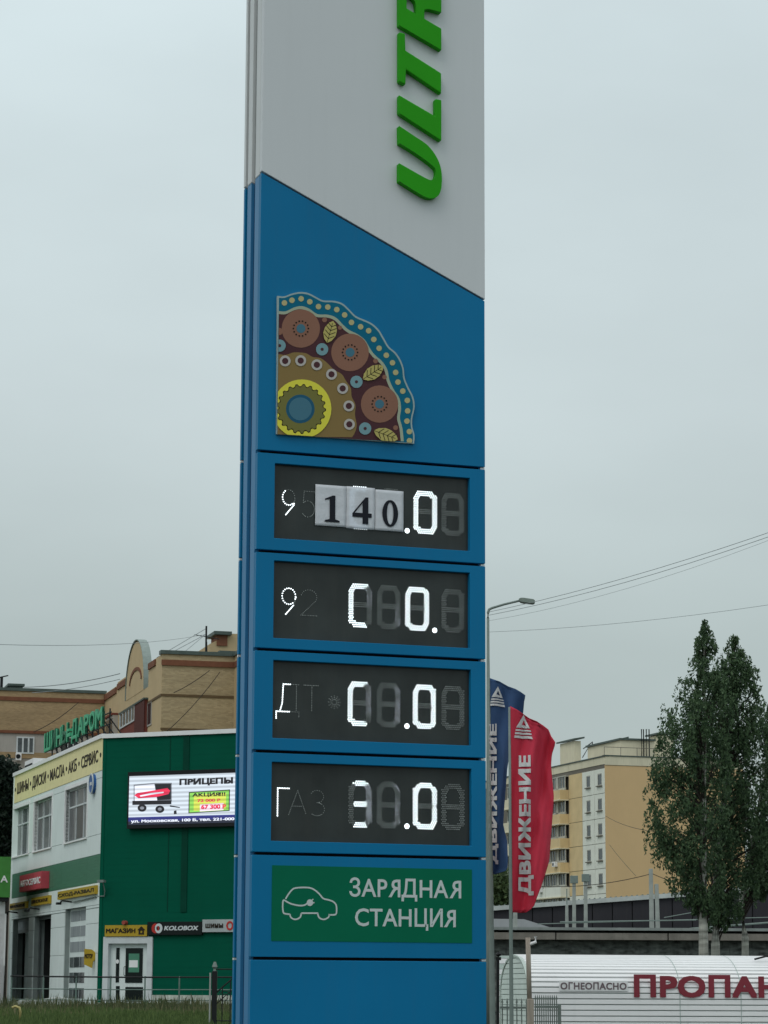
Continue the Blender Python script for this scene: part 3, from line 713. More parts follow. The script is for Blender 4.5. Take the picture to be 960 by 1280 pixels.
q = MB(); n = 28; q.prism([ell(u, z, .34, .34, 28)], -.12, .0); rs = pb_(q, 'round_sign', mat('round_sign_blue', A(18, 62, 110), rough=.4), LW, shop)
q = MB(); q.prism([ell(u, z, .36, .36, 28), ell(u, z, .315, .315, 28)], -.135, -.10); q.build('rim', M_pvc, rs)
q = MB(); q.box(u-.16, u+.16, -.13, -.12, z-.05, z+.06); q.build('white_label', M_pvc, rs)
# yellow arrow-shaped sign and conduit lamp
pw = LW.at(118.5, 1195); wp_ = LW.w(pw[0], -.06, 0); PS = Frame(wp_.x, wp_.y, R(-3))
u0, z0 = PS.at(105.2, 1207); u1, z1 = PS.at(117.5, 1186)
q = MB(); q.prism([[(u0, z0+.04), (u1-.05, z0-.08), (u1-.02, z0+.12), (u1+.10, z0+.28), (u1+.05, z1-.12), (u1-.08, z1-.02), (u0, z1)]], -.06, .06)
ho = pb_(q, 'projecting_sign', M_ysign, PS, shop)
lettering('lettering', 'МОТОР', (u0+.02, z0+.24, u1-.03, z0+.40), -.072, M_dtxt, ho, thick=.01, bold=.03)
q = MB(); q.box(u1+.03, u1+.14, -.02, .05, z1-.22, z1+.04); q.box(u1+.02, u1+.10, .0, .04, z0+.2, z0+.24); q.build('bracket', M_clad2, ho)
for (x, y) in ((22, 1141), (49.5, 1136.5), (90, 1127.5)):
    u, z = LW.at(x, y); q = MB(); q.tube([(u, 0, z), (u, -.35, z+.04), (u, -.42, z-.02)], .03, 6); q.box(u-.14, u+.14, -.55, -.40, z-.10, z-.02)
    pb_(q, 'wall_lamp', M_black, LW, shop)
q = MB(); a = LW.at(92, 1128.5); b = LW.at(121, 1121); q.tube([(a[0], -.05, a[1]+.02), (b[0], -.05, b[1])], .022, 6); pb_(q, 'conduit', M_steel, LW, shop)
# ---- green wall
uG = GW.at(400, 1240)[0]; zg_top = GW.at(127.3, 923)[1]; zpl = GW.at(240, 1244)[1]
dr = (GW.at(131.6, 1252)[0], GW.at(160, 1254)[1], GW.at(186.8, 1252)[0], GW.at(160, 1174.8)[1])
dsx = lambda x, y: GW.at(120+x/4.8, 1120+y/4.8)
q = MB(); q.prism([[(0, ZB), (uG, ZB), (uG, zg_top), (0, zg_top)], [(dr[0], dr[1]), (dr[2], dr[1]), (dr[2], dr[3]), (dr[0], dr[3])]], .0, .4)
pb_(q, 'gable_wall', M_gdark, GW, shop)
rb = MB(); z = zpl+.1
while z < zg_top-.1:
    for a, b in ((.02, uG-.02),) if z > dr[3]+.08 else ((.02, dr[0]-.08), (dr[2]+.08, uG-.02)): rb.box(a, b, -.003, 0.004, z, z+.02)
    z += .2
pb_(rb, 'siding_rib', M_gdark, GW, shop, kind='stuff')
a = GW.at(229.5, 940)[0]; b = GW.at(237, 940)[0]
q = MB(); q.box(a, b, -.03, 0.004, dr[3]+.9, zg_top-.02); pb_(q, 'cover_strip', M_gstrip, GW, shop)
q = MB(); q.box(-.0, .12, -.02, .004, ZB, zg_top-.01); pb_(q, 'corner_trim', M_gdark, GW, shop)
q = MB(); q.box(-.02, uG+.05, -.08, .45, zg_top-.005, zg_top+.14); pb_(q, 'roof_coping', M_clad2, GW, shop)
M_plin = mat('peeling_plinth', A(128, 132, 124), rough=.9, var=.3, scale=3, bump=.3, grime=.5)
q = MB(); q.box(dr[2]+.12, uG-.05, -.09, 0.004, ZB, zpl); pb_(q, 'plinth', M_plin, GW, shop)
q = MB(); q.box(0.02, dr[0]-.12, -.09, 0.004, ZB, dr[1]+.02); pb_(q, 'plinth', M_plin, GW, shop)
for xx in (2.6, 5.2):
    if xx < uG-.2: q = MB(); q.box(xx-.02, xx+.02, -.006, .004, dr[3]+.9, zg_top-.05); pb_(q, 'panel_joint', M_gstrip, GW, shop)
# back walls and roof closing the block
q = MB(); uvec = LW.u*uF; far = Vector(cpt[:2]+(0,) if False else (cpt.x, cpt.y, 0)) 
cor = [Vector((0, 0)), Vector((LW.u.x*uF, LW.u.y*uF))]; gend = Vector((GW.u.x*uG, GW.u.y*uG)); bk = gend + Vector((LW.u.x*uF, LW.u.y*uF))*1.0
q.prism([[(cor[0].x+.1, cor[0].y+.45), (cor[1].x+.5, cor[1].y), (bk.x, bk.y), (gend.x-.1, gend.y+.45)]], z_top-.25, z_top-.1, axis='z'); rf = q.build('roof', mat('roof_felt', (.06, .062, .06), rough=.95), shop)
q = MB()
def wseg(p, r, t=.3):
    dv = (r-p); dv.normalize(); nn = Vector((-dv.y, dv.x))*t
    q.prism([[(p.x, p.y), (r.x, r.y), (r.x+nn.x, r.y+nn.y), (p.x+nn.x, p.y+nn.y)]], ZB, z_top, axis='z')
wseg(bk, cor[1]+Vector((.1, .2))); wseg(gend+Vector((.1, .5)), bk); q.build('rear_wall', M_clad, shop)
# entrance door
q = MB(); fw = .16
q.prism([[(dr[0]-.10, dr[1]), (dr[2]+.10, dr[1]), (dr[2]+.10, dr[3]+.10), (dr[0]-.10, dr[3]+.10)], [(dr[0]+.10, dr[1]-.0), (dr[2]-.10, dr[1]-.0), (dr[2]-.10, dr[3]-.12), (dr[0]+.10, dr[3]-.12)]], -.06, .30)
ent = pb_(q, 'entrance_door', M_pvc, GW, shop)
q = MB(); q.box(dr[0]+.1, dr[2]-.1, .12, .17, dr[1], dr[3]-.12); q.build('door_leaf', M_clad, ent)
M_dg = mat('dark_door_glass', (.006, .012, .011), rough=.1, spec=.25)
for (x0, y0, x1, y1) in ((108,310,132,518), (108,540,132,640), (165,312,272,520), (165,546,272,632)):
    a = dsx(x0, y1); b = dsx(x1, y0); q = MB(); q.box(a[0], b[0], .10, .125, a[1], b[1]); q.build('door_pane', M_dg, ent)
a = dsx(190, 428); b = dsx(243, 385); q = MB(); q.box(a[0], b[0], .09, .10, a[1], b[1]); q.build('door_notice', M_clad2, ent)
a = dsx(186, 458); b = dsx(252, 345); q = MB(); q.box(a[0], b[0], .094, .10, a[1], b[1]); q.build('door_notice', mat('green_poster', A(45, 95, 75)), ent, label='green poster on the door glass')
u, z = dsx(120, 393); q = MB(); q.prism([ell(u, z, .06, .07, 14)], .085, .1); q.build('door_sticker', M_clad2, ent)
u, z = dsx(168, 450); q = MB(); q.tube([(u-.02, .10, z-.15), (u-.02, .02, z-.13), (u-.02, .02, z+.13), (u-.02, .10, z+.15)], .014, 6); q.build('handle', M_steel, ent)
# signs above the door
def Grect(x0, yt, x1, yb_): a = GW.at(x0, yb_); b = GW.at(x1, yt); return (a[0], a[1], b[0], b[1])
rc = Grect(132.7, 1156.3, 185.6, 1170.6)
mg_ = board(GW, shop, rc, M_ysign, None, None, name='shop_sign', d=-.10)
h = rc[3]-rc[1]; wd = rc[2]-rc[0]
lettering('lettering', 'МАГАЗИН', (rc[0]+.05, rc[1]+h*.30, rc[0]+wd*.73, rc[3]-h*.28), -.112, M_dtxt, mg_, thick=.01, bold=.035)
q = MB(); cx = rc[0]+wd*.87; q.prism([[(cx-.10, rc[1]+.06), (cx+.10, rc[1]+.06), (cx+.10, rc[1]+h*.55), (cx+.15, rc[1]+h*.55), (cx, rc[3]-.04), (cx-.15, rc[1]+h*.55), (cx-.10, rc[1]+h*.55)], ell(cx, rc[1]+h*.4, .045, .045, 10)], -.112, -.102); q.build('arrow_symbol', M_dtxt, mg_)
rc = Grect(186.2, 1152.0, 254.6, 1168.8); h = rc[3]-rc[1]; wd = rc[2]-rc[0]
kb = board(GW, shop, rc, mat('sign_black', (.008, .012, .012), rough=.35), None, None, name='shop_sign', d=-.12); kb['label'] = 'black sign board with white lettering'
lettering('lettering', 'KOLOBOX', (rc[0]+wd*.31, rc[1]+h*.34, rc[0]+wd*.94, rc[3]-h*.30), -.132, M_pvc, kb, thick=.01, bold=.035, shear=.2)
q = MB(); cx = rc[0]+wd*.15; cz = (rc[1]+rc[3])/2; q.prism([ell(cx, cz, .14, .16, 20), ell(cx+.03, cz, .07, .08, 16)], -.135, -.122); q.build('ring_symbol', mat('sign_red', (.5, .04, .03)), kb)
q = MB(); q.prism([ell(cx+.13, cz, .14, .16, 20), ell(cx+.11, cz, .07, .08, 16)], -.140, -.124); q.build('ring_symbol', M_pvc, kb)
rc = Grect(255.0, 1149.0, 330, 1165.2); h = rc[3]-rc[1]
wb = board(GW, shop, rc, mat('sign_pale', (.42, .46, .46)), None, None, name='shop_sign', d=-.12); wb['label'] = 'pale sign board with dark lettering'
a = GW.at(259, 1161)[0]; b = GW.at(281, 1161)[0]
lettering('lettering', 'шины', (a, rc[1]+h*.33, b, rc[1]+h*.78), -.132, M_dtxt, wb, thick=.01, bold=.03)
q = MB(); u = GW.at(289.5, 1157)[0]; q.prism([ell(u, rc[1]+h*.5, .13, .15, 20), ell(u, rc[1]+h*.5, .075, .09, 16)], -.135, -.122); q.build('ring_symbol', mat('sign_red', (.5, .04, .03)), wb)
u, z = GW.at(158, 1153.5); q = MB(); q.prism([ell(u, z, .07, .07, 12)], -.2, -.02); pb_(q, 'alarm_lamp', mat('alarm_red', (.4, .08, .06)), GW, shop)
# lamp on the green wall corner
u, z = GW.at(130, 1101.5); q = MB(); q.tube([(u-.2, -.04, z-.5), (u+.05, -.04, z-.5), (u+.10, -.1, z-.35), (u+.10, -.25, z-.02)], .02, 6); q.box(u-.05, u+.2, -.38, -.22, z-.06, z+.03); pb_(q, 'wall_lamp', M_steel, GW, shop)
# LED screen on the gable wall
T3 = lambda x, y, d=0: GW.at(150+x/6.4, 955+y/6.4, d)
scr = thing('led_screen', 'bright LED advertising screen for trailers mounted on the dark green wall', 'screen', loc=GW.w(0, 0, 0))
sa = T3(72, 482, -.2); sb_ = T3(945, 90, -.2); zt1 = T3(72, 100, -.2)[1]
s_rect = (T3(72, 250, -.2)[0], T3(400, 480, -.2)[1], T3(945, 250, -.2)[0], T3(72, 98, -.2)[1])
def onscr(mb, name, m, par=None, **kw):
    o = mb.build(name, m, None, **kw)
    if par is None: return place(o, GW, scr)
    o.parent = par; return o
q = MB(); q.box(s_rect[0]-.06, s_rect[2]+.06, -.195, -.01, s_rect[1]-.12, s_rect[3]+.14); cab = onscr(q, 'cabinet', mat('screen_cabinet', (.012, .014, .016), rough=.5))
def emis(name, c, s=1.0, lines=True):
    m = bpy.data.materials.new(name); m.use_nodes = True; t = m.node_tree; b = t.nodes['Principled BSDF']; n = t.nodes.new
    b.inputs['Base Color'].default_value = (.02, .02, .02, 1); b.inputs['Roughness'].default_value = .7
    tcn = n('ShaderNodeTexCoord'); sp = n('ShaderNodeSeparateXYZ'); t.links.new(tcn.outputs['Object'], sp.inputs[0])
    wv = n('ShaderNodeMath'); wv.operation = 'MULTIPLY'; wv.inputs[1].default_value = 44; t.links.new(sp.outputs[2], wv.inputs[0])
    sn = n('ShaderNodeMath'); sn.operation = 'SINE'; t.links.new(wv.outputs[0], sn.inputs[0])
    mr_ = n('ShaderNodeMapRange'); mr_.inputs[1].default_value = -1; mr_.inputs[3].default_value = s*.8; mr_.inputs[4].default_value = s*1.25; t.links.new(sn.outputs[0], mr_.inputs[0])
    b.inputs['Emission Color'].default_value = (*c, 1); t.links.new(mr_.outputs[0], b.inputs['Emission Strength']); return m
z_split = T3(400, 418, -.2)[1]
q = MB(); q.box(s_rect[0], s_rect[2], -.2, -.196, z_split, s_rect[3]); pic = onscr(q, 'screen_picture', emis('screen_white', (.62, .70, .78)))
q = MB(); q.box(s_rect[0], s_rect[2], -.2, -.196, s_rect[1]+.12, z_split-.003); onscr(q, 'screen_picture', emis('screen_blue', (.03, .035, .22)))
q = MB(); q.box(s_rect[0], s_rect[2], -.2, -.196, s_rect[1], s_rect[1]+.118); onscr(q, 'screen_picture', emis('screen_dark', (.02, .025, .05)))
MS = {k: emis('screen_'+k, v, 1.0) for k, v in dict(black=(.01, .01, .015), red=(.75, .03, .09), yellow=(.62, .70, .10), green=(.25, .62, .10), pale=(.8, .85, .95), grey=(.22, .24, .28), orange=(.9, .35, .1), lilac=(.95,.75,.85)).items()}
def scr_text(s, x0, y0, x1, y1, m, d=-.206, bold=.03):   # px in the T3 crop: baseline-left, cap-top-right
    a = T3(x0, y0, -.2); b = T3(x1, y1, -.2); zc = (a[1]+T3(x1, y0, -.2)[1])/2
    lettering('screen_lettering', s, (a[0], a[1], b[0], a[1]+(b[1]-T3(x1, y0, -.2)[1])), d, m, pic, thick=.003, bold=bold, kind='stuff')
scr_text('ПРИЦЕПЫ', 475, 170, 905, 118, MS['black'], bold=.05)
def scr_box(x0, y0, x1, y1, m, d, sl=.0):
    a = T3(x0, y1, -.2); b = T3(x1, y0, -.2); q_ = MB(); sh = sl*(b[0]-a[0])
    q_.prism([[(a[0], a[1]), (b[0], a[1]+sh), (b[0], b[1]+sh), (a[0], b[1])]], d, d+.003); onscr(q_, 'screen_graphic', m, pic)
scr_box(548, 215, 880, 395, MS['black'], -.206, .03); scr_box(556, 222, 872, 388, MS['green'], -.209, .03)
scr_box(590, 240, 850, 375, MS['yellow'], -.2105, .03); scr_box(640, 318, 830, 380, MS['lilac'], -.212, .03)
scr_text('АКЦИЯ!!!', 580, 262, 845, 232, MS['black'], -.216); scr_text('72 000 Р', 620, 306, 805, 280, MS['red'], -.216); scr_text('67 300 Р', 650, 362, 850, 325, MS['red'], -.216, .04)
scr_text('ул. Московская, 100 Б, тел. 221-000', 88, 470, 915, 446, MS['pale'], -.206, .03)
# trailer picture
def scr_poly(pts, m, d):
    q_ = MB(); q_.prism([[T3(x, y, -.2) for x, y in pts]], d, d+.003); onscr(q_, 'screen_graphic', m, pic)
scr_poly([(110,165),(280,150),(415,150),(415,300),(110,310)], MS['grey'], -.2055); scr_poly([(118,175),(275,160),(300,300),(118,305)], MS['pale'], -.208)
scr_poly([(280,160),(408,158),(408,285),(300,290)], MS['black'], -.2081)
scr_poly([(115,250),(140,232),(250,215),(380,192),(402,215),(390,240),(290,265),(150,275)], MS['red'], -.2105); scr_poly([(160,252),(250,232),(350,222),(350,232),(250,246),(165,262)], MS['pale'], -.2125)
scr_poly([(100,295),(412,290),(412,322),(100,328)], MS['black'], -.2107)
for cx_, cy_ in ((178,352),(320,362)): scr_poly([(cx_+36*math.cos(k*.35), cy_+30*math.sin(k*.35)) for k in range(18)], MS['black'], -.2127); scr_poly([(cx_+16*math.cos(k*.35), cy_+13*math.sin(k*.35)) for k in range(18)], MS['grey'], -.2147)
scr_poly([(400,330),(480,345),(480,352),(400,342)], MS['black'], -.2107); scr_poly([(432,375),(452,370),(455,400),(432,402)], MS['black'], -.2107)

# ---- rooftop letters
RS = Frame(*(LW.w(0, 1.1, 0))[:2], LW.a)
rs_ = thing('rooftop_sign', 'green three-dimensional letters on a steel frame along the tyre shop roof edge', 'sign', RS)
M_gl = mat('rooftop_green', A(22, 118, 82), rough=.45, var=.08); M_gls = mat('rooftop_green_side', A(8, 70, 48), rough=.5)
u0 = RS.at(57, 920)[0]; u1 = RS.at(130.5, 890)[0]; zb = (RS.at(57.5, 940.5)[1]+RS.at(130, 907)[1])/2; zt_ = (RS.at(57.5, 917)[1]+RS.at(130, 881.5)[1])/2
txt = 'ШИНЫ-ДАРОМ'; wds = [1.25, .95, .95, 1.15, .55, 1.05, 1.0, .85, .95, 1.2]; tot = sum(wds); x = u0; sc_ = (u1-u0)/tot
for ch, w_ in zip(txt, wds):
    ww = w_*sc_*.92; hh = zt_-zb
    if ch == '-':
        q = MB(); q.box(x+.02, x+ww, -.10, .06, zb+hh*.22, zb+hh*.40); q.box(x+.02, x+ww*.7, -.10, .06, zb+hh*.5, zb+hh*.62); q.build('letter', M_gl, rs_)
    else: lettering('letter', ch, (x, zb, x+ww, zt_), -.05, M_gl, rs_, thick=.08, bold=.028, side=M_gls)
    x += w_*sc_
q = MB(); zr = z_top-.1
n = 12
for k in range(n):
    x = u0+.2+(u1-u0-.4)*k/(n-1); q.tube([(x, .25, zr), (x, .25, zt_-.1)], .03, 5); q.tube([(x, .25, zb+.3), (x+.0, 1.3, zr)], .025, 5)
    if k < n-1: q.tube([(x, .25, zb-.05), (x+(u1-u0-.4)/(n-1), .25, zr+.1)], .02, 5)
q.tube([(u0, .25, zb+.1), (u1, .25, zb+.1)], .03, 5); q.tube([(u0, .25, zt_-.25), (u1, .25, zt_-.25)], .03, 5); q.build('support_frame', M_black, rs_)
# roof clutter
def at_frame_box(name, label, cat, fr, px0, px1, yt, d, dep, zb_, m, group=None):
    a = fr.at(px0, yt, d); b = fr.at(px1, yt, d); return a[0], b[0], a[1]
u0 = RS.at(31, 955, 1.5)[0]; u1 = RS.at(43, 955, 1.5)[0]; zt2 = RS.at(35, 950.5, 1.5)[1]
rv = thing('roof_vent_hood', 'white metal ventilation hood with dark mouth on the shop roof beside the letters', 'vent', RS)
q = MB(); q.prism([[(u0, z_top-.2), (u1, z_top-.2), (u1-.3, zt2), (u0, zt2)]], 1.5, 2.6); q.build('hood', M_clad2, rv); q = MB(); q.box(u0+.2, u1-.5, 1.47, 1.51, z_top, zt2-.2); q.build('mouth', M_hole, rv)

# ---- kiosk at the far left with letter A
KF = Frame(*(px_point(0, 1200, 98))[:2], R(11)); kx = KF.at(6.5, 1130)[0]; k0 = -9
zk = lambda y: KF.at(5, y)[1]
kiosk = thing('forecourt_shop', 'low white building with bright green fascia at the left picture edge', 'building', KF)
q = MB(); q.prism([[(k0, .2), (kx, .2), (kx, zk(1127)), (k0, zk(1127))], [(k0+1, zk(1207)), (KF.at(7.8, 1150)[0], zk(1207)), (KF.at(7.8, 1150)[0], zk(1142)), (k0+1, zk(1142))]], 0, .3)
kw = q.build('wall', M_clad2, kiosk); q = MB(); q.box(k0+.5, kx-.02, .2, .22, zk(1210), zk(1139)); q.build('glazing', mat('dark_glazing', A(8, 28, 24), rough=.15, var=.4), kiosk)
q = MB(); q.box(k0, kx+.1, -.3, 5, zk(1127), zk(1122)); q.build('canopy_edge', M_hole, kiosk)
q = MB(); q.box(k0, kx+.15, -.35, 5, zk(1122), zk(1071.5)); ks = q.build('fascia', mat('fascia_green', A(36, 92, 28), rough=.4), kiosk)
a = KF.at(0.5, 1103, -.35); b = KF.at(10, 1094, -.35); lettering('lettering', 'А', (a[0], a[1], b[0], b[1]), -.37, M_clad2, ks, thick=.02, bold=.02)
q = MB(); q.box(k0, kx-.3, .35, 5, .2, zk(1127)); q.build('body', M_clad, kiosk)

# =================================================================== BRICK APARTMENT HOUSE (left background)
M_bb = brick_mat('tan_brick', A(130, 114, 82), A(114, 98, 68), A(112, 100, 78), var=.16)
M_bb2 = brick_mat('tan_brick_wing', A(120, 99, 66), A(106, 86, 56), A(108, 92, 68), var=.14)
M_bbs = mat('tan_plaster', A(132, 114, 82), rough=.9, var=.08, scale=.5, grime=.10)
M_bband = mat('brown_band', A(84, 50, 32), rough=.8, var=.15)
M_bgrey = mat('grey_plaster', A(118, 114, 108), rough=.9, var=.10, scale=.6, grime=.2)
M_bred = mat('red_brick_bay', A(82, 38, 30), rough=.8, var=.1)
M_roofm = mat('dark_roof_metal', A(52, 62, 58), rough=.5, var=.2)
p = px_point(194.5, 1235, 170); BA = R(14.9)
BF = Frame(p.x, p.y, BA); BS = Frame(p.x, p.y, BA-R(90))
DW = 24.3; BL = Frame(*(BF.w(0, DW, 0))[:2], BA)
bh = thing('brick_apartment_house', 'tan brick apartment house with brown bands and round gable behind the tyre shop', 'building', BF)
zp = BF.at(195, 817)[1]; uE = BF.at(292.5, 860)[0]
def bp(mb, name, m, fr=None, par=None, **kw):
    o = mb.build(name, m, None, **kw)
    if par: o.parent = par; return o
    o.parent = bh; fr = fr or BF
    rel = Matrix.Translation(fr.o-BF.o); o.matrix_local = Matrix.Rotation(-BF.a, 4, 'Z') @ rel @ Matrix.Rotation(fr.a, 4, 'Z'); return o
zz = lambda y, x=245: BF.at(x, y)[1]
q = MB(); q.box(.01, uE, 0, .5, 0, zp); bp(q, 'front_wall', M_bb)
q = MB(); q.box(-.12, uE+.05, -.12, .6, zp+.002, zp+.25); bp(q, 'parapet_cap', M_roofm)
q = MB(); q.box(-.05, uE, -.10, .002, zz(833), zz(826)); bp(q, 'brown_band', M_bband)
for y in (871.5, 914): q = MB(); q.box(-.03, uE, -.05, .002, zz(y), zz(y)+.16); bp(q, 'string_course', mat('course_dark', A(70, 56, 36), rough=.9))  # thin dark brown courses along the wall seams
# right continuation stepping towards the viewer (mostly behind the pylon)
q = MB(); q.box(uE, uE+9, -9, 12, 0, zp); bp(q, 'projecting_wing', M_bbs); q = MB(); q.box(uE-.06, uE+9.1, -9.06, 12, zz(833), zz(826)-.003); bp(q, 'brown_band', M_bband)
q = MB(); q.box(uE-.12, uE+9.1, -9.12, 12.1, zp+.004, zp+.24); bp(q, 'parapet_cap', M_roofm)
# side wall (recedes to the left), local x negative = farther
zs2 = lambda x, y: BS.at(x, y)
q = MB(); q.box(-DW, -.01, .0, .5, 0, zp-1.6); bp(q, 'side_wall', M_bbs, BS)
ub = BS.at(157.5, 850)[0]; ua_ = BS.at(147, 853)[0]
q = MB(); q.box(BS.at(186, 825)[0], -.012, .0, .5, zp-1.597, zp-.003); bp(q, 'side_parapet', M_bbs, BS)
q = MB(); q.box(ua_, BS.at(160, 850)[0], .0, .5, zp-1.6, BS.at(147, 853)[1]); bp(q, 'side_parapet', M_bbs, BS)
zl_ = BL.at(60, 865)[1]
q = MB(); q.box(-DW, ua_-.01, .0, .5, zp-1.6, zl_); bp(q, 'side_parapet', M_bbs, BS)
a0 = BS.at(158.8, 830)[0]; a1 = BS.at(181.5, 830)[0]; zc0 = zp-1.6; hT = BS.at(174, 800)[1]
q = MB(); cx_ = (a0+a1)/2; rx_ = (a1-a0)/2; pts = [(a0, zc0), (a1, zc0)] + [(cx_+rx_*math.cos(t), zc0+(hT-zc0)*(math.sin(t))**.85) for t in [math.pi*k/20 for k in range(1, 20)]]
q.prism([pts], -.02, .42); gb = bp(q, 'round_gable', M_bbs, BS)
q = MB(); cap = [(cx_+(rx_+.06)*math.cos(t), zc0+(hT-zc0+.1)*(math.sin(t))**.85) for t in [math.pi*k/22 for k in range(0, 23)]]
for a, b in zip(cap, cap[1:]): q.add([(a[0], -.1, a[1]), (b[0], -.1, b[1]), (b[0], .5, b[1]), (a[0], .5, a[1]), (a[0], -.1, a[1]+.06), (b[0], -.1, b[1]+.06), (b[0], .5, b[1]+.06), (a[0], .5, a[1]+.06)], [(0,1,2,3),(4,7,6,5),(0,4,5,1),(2,6,7,3)])
q.build('gable_cap', mat('gable_cap_metal', A(92, 102, 98), rough=.7), gb, fix=False)
q = MB(); zc1 = BS.at(170, 853)[1]; hz_ = BS.at(171, 836)[1]; a2 = BS.at(163, 850)[0]; a3 = BS.at(177.5, 840)[0]; cx2 = (a2+a3)/2
arcp = [(cx2+(a3-a2)/2*math.cos(math.pi*k/16), zc1+(hz_-zc1)*math.sin(math.pi*k/16)) for k in range(17)]
for quad in ribbon(arcp, .22): q.prism([quad], -.08, -.021)
q.build('arch_moulding', M_bband, gb)
def sband(x0, y0, x1, y1, t, m):
    a, b = BS.at(x0, y0), BS.at(x1, y1); z_ = (a[1]+b[1])/2; q = MB(); q.box(a[0], b[0], -.10, .002, z_-t/2, z_+t/2); bp(q, 'brown_band', m, BS)
sband(186.5, 833, 195, 828.5, .42, M_bband); sband(147.5, 860, 158, 851, .42, M_bband); sband(123.5, 877, 146, 864, .42, M_bband)
q = MB(); a = BS.at(181, 875); q.box(a[0], -.002, -.05, .002, zz(871.5), zz(871.5)+.16); bp(q, 'string_course', MATS['course_dark'], BS)
# bay with loggia window
b0 = BS.at(150.5, 900, -.22)[0]; b1 = BS.at(168.5, 900, -.22)[0]; b2 = BS.at(180.5, 900, -.22)[0]; zt3 = BS.at(180, 877.5)[1]; zb3 = 8
q = MB(); q.box(b0-.2, b2, -.22, 0.0, zb3, zt3); bay = bp(q, 'loggia_bay', M_bred, BS)
q = MB(); q.box(b1+.02, b2+.03, -.26, -.215, zb3, zt3+.05); q.build('bay_panel', mat('bay_dark_red', A(56, 24, 20), rough=.7), bay)
q = MB(); q.box(b0-.35, b2+.1, -.32, 0.05, zt3, zt3+.12); q.build('bay_cap', M_roofm, bay)
wz1 = BS.at(168, 881, -.22)[1]; wz0 = BS.at(168, 901.5, -.22)[1]; nW = 5
q = MB(); q.prism([[(b0, wz0), (b1, wz0), (b1, wz1), (b0, wz1)], [(b0+.12, wz0+.12), (b1-.12, wz0+.12), (b1-.12, wz1-.1), (b0+.12, wz1-.1)]], -.29, -.21)
for k in range(1, nW): x = b0+(b1-b0)*k/nW; q.box(x-.07, x+.07, -.285, -.21, wz0+.12, wz1-.1)
wf = q.build('bay_window', M_pvc, bay)
q = MB(); q.box(b0+.05, b1-.05, -.24, -.228, wz0+.05, wz1-.05); bp(q, 'bay_glass', M_glass, par=bay)
# small side window
w0 = BS.at(184.5, 890); w1 = BS.at(189.5, 906)
q = MB(); q.prism([[(w0[0], w1[1]), (w1[0], w1[1]), (w1[0], w0[1]+.6), (w0[0], w0[1]+.6)], [(w0[0]+.1, w1[1]+.1), (w1[0]-.1, w1[1]+.1), (w1[0]-.1, w0[1]+.5), (w0[0]+.1, w0[1]+.5)]], -.05, .0); wn_ = bp(q, 'window', M_bgrey, BS)
q = MB(); q.box(w0[0]+.05, w1[0]-.05, -.03, -.01, w1[1]+.05, w0[1]+.55); q.build('pane', M_glass, wn_)
# balcony left of the bay
c0 = BS.at(139, 905)[0]; c1 = BS.at(147.5, 905)[0]; zt4 = BS.at(141, 898)[1]
q = MB(); q.box(c0, c1, -.4, 0, zt4-3.2, zt4); bal = bp(q, 'side_balcony', M_bgrey, BS); q = MB(); q.box(c0-.1, c1+.02, -.5, .0, zt4, zt4+.15); q.build('balcony_cap', M_bred, bal)
q = MB(); q.box(c0+.1, c1-.1, -.43, -.39, zt4-1.5, zt4-.2); q.build('balcony_glass', M_glass, bal)
# far left wing
zl = lambda y, x=50: BL.at(x, y)[1]
q = MB(); q.box(-60, -.01, 0, .5, 0, zl_); wgw = bp(q, 'wing_wall', M_bgrey, BL)
q = MB(); q.box(-60, -.012, -.06, .004, zl(914.5), zl_-.01); bp(q, 'brick_course', M_bb2, BL)
q = MB(); q.box(-60, -.014, -.06, .004, zl(948.5), zl(941)); bp(q, 'brick_course', M_bb2, BL)
q = MB(); q.box(-60, -.02, -.12, .003, zl(877), zl(872)); bp(q, 'brown_band', M_bband, BL)
q = MB(); q.box(-60, -.02, -.12, .003, zl(917.5), zl(914)); bp(q, 'brown_band', M_bband, BL)
q = MB(); q.box(-60, .1, -.15, .6, zl_+.002, zl_+.22); bp(q, 'parapet_cap', M_roofm, BL)
for x0, x1, y0, y1 in ((20, 43, 921.5, 942), (-22, -2, 921.5, 942), (76, 98, 921.5, 942), (20, 43, 967, 988)):
    a = BL.at(x0, y1); b = BL.at(x1, y0); q = MB(); q.prism([[(a[0], a[1]), (b[0], a[1]), (b[0], b[1]), (a[0], b[1])], [(a[0]+.1, a[1]+.1), (b[0]-.1, a[1]+.1), (b[0]-.1, b[1]-.1), (a[0]+.1, b[1]-.1)]], -.10, 0.0)
    for t in (.36, .68): x = a[0]+(b[0]-a[0])*t; q.box(x-.06, x+.06, -.095, 0.0, a[1]+.1, b[1]-.1)
    w_ = bp(q, 'window', M_pvc, BL); q = MB(); q.box(a[0]+.05, b[0]-.05, -.068, -.062, a[1]+.05, b[1]-.05); q.build('pane', M_glass, w_)
a = BL.at(20, 950, -.5); b = BL.at(27, 941, -.5)
ac = thing('air_conditioner', 'small white outdoor air conditioner unit below the far left window', 'air conditioner', BL)
q = MB(); q.box(a[0], b[0], -.5, -.12, a[1], b[1]); q.build('casing', M_clad2, ac); q = MB(); q.prism([ell((a[0]+b[0])/2-.04, (a[1]+b[1])/2, .17, .17, 16)], -.52, -.495); q.build('fan_grille', M_black, ac)
# block bodies and roof
q = MB(); q.box(.5, uE-.05, .5, DW+11, 0, zp-1.0); q.box(-60, .2, DW+.5, DW+12, 0, zl_-.8); bp(q, 'roof_deck', M_roofm)
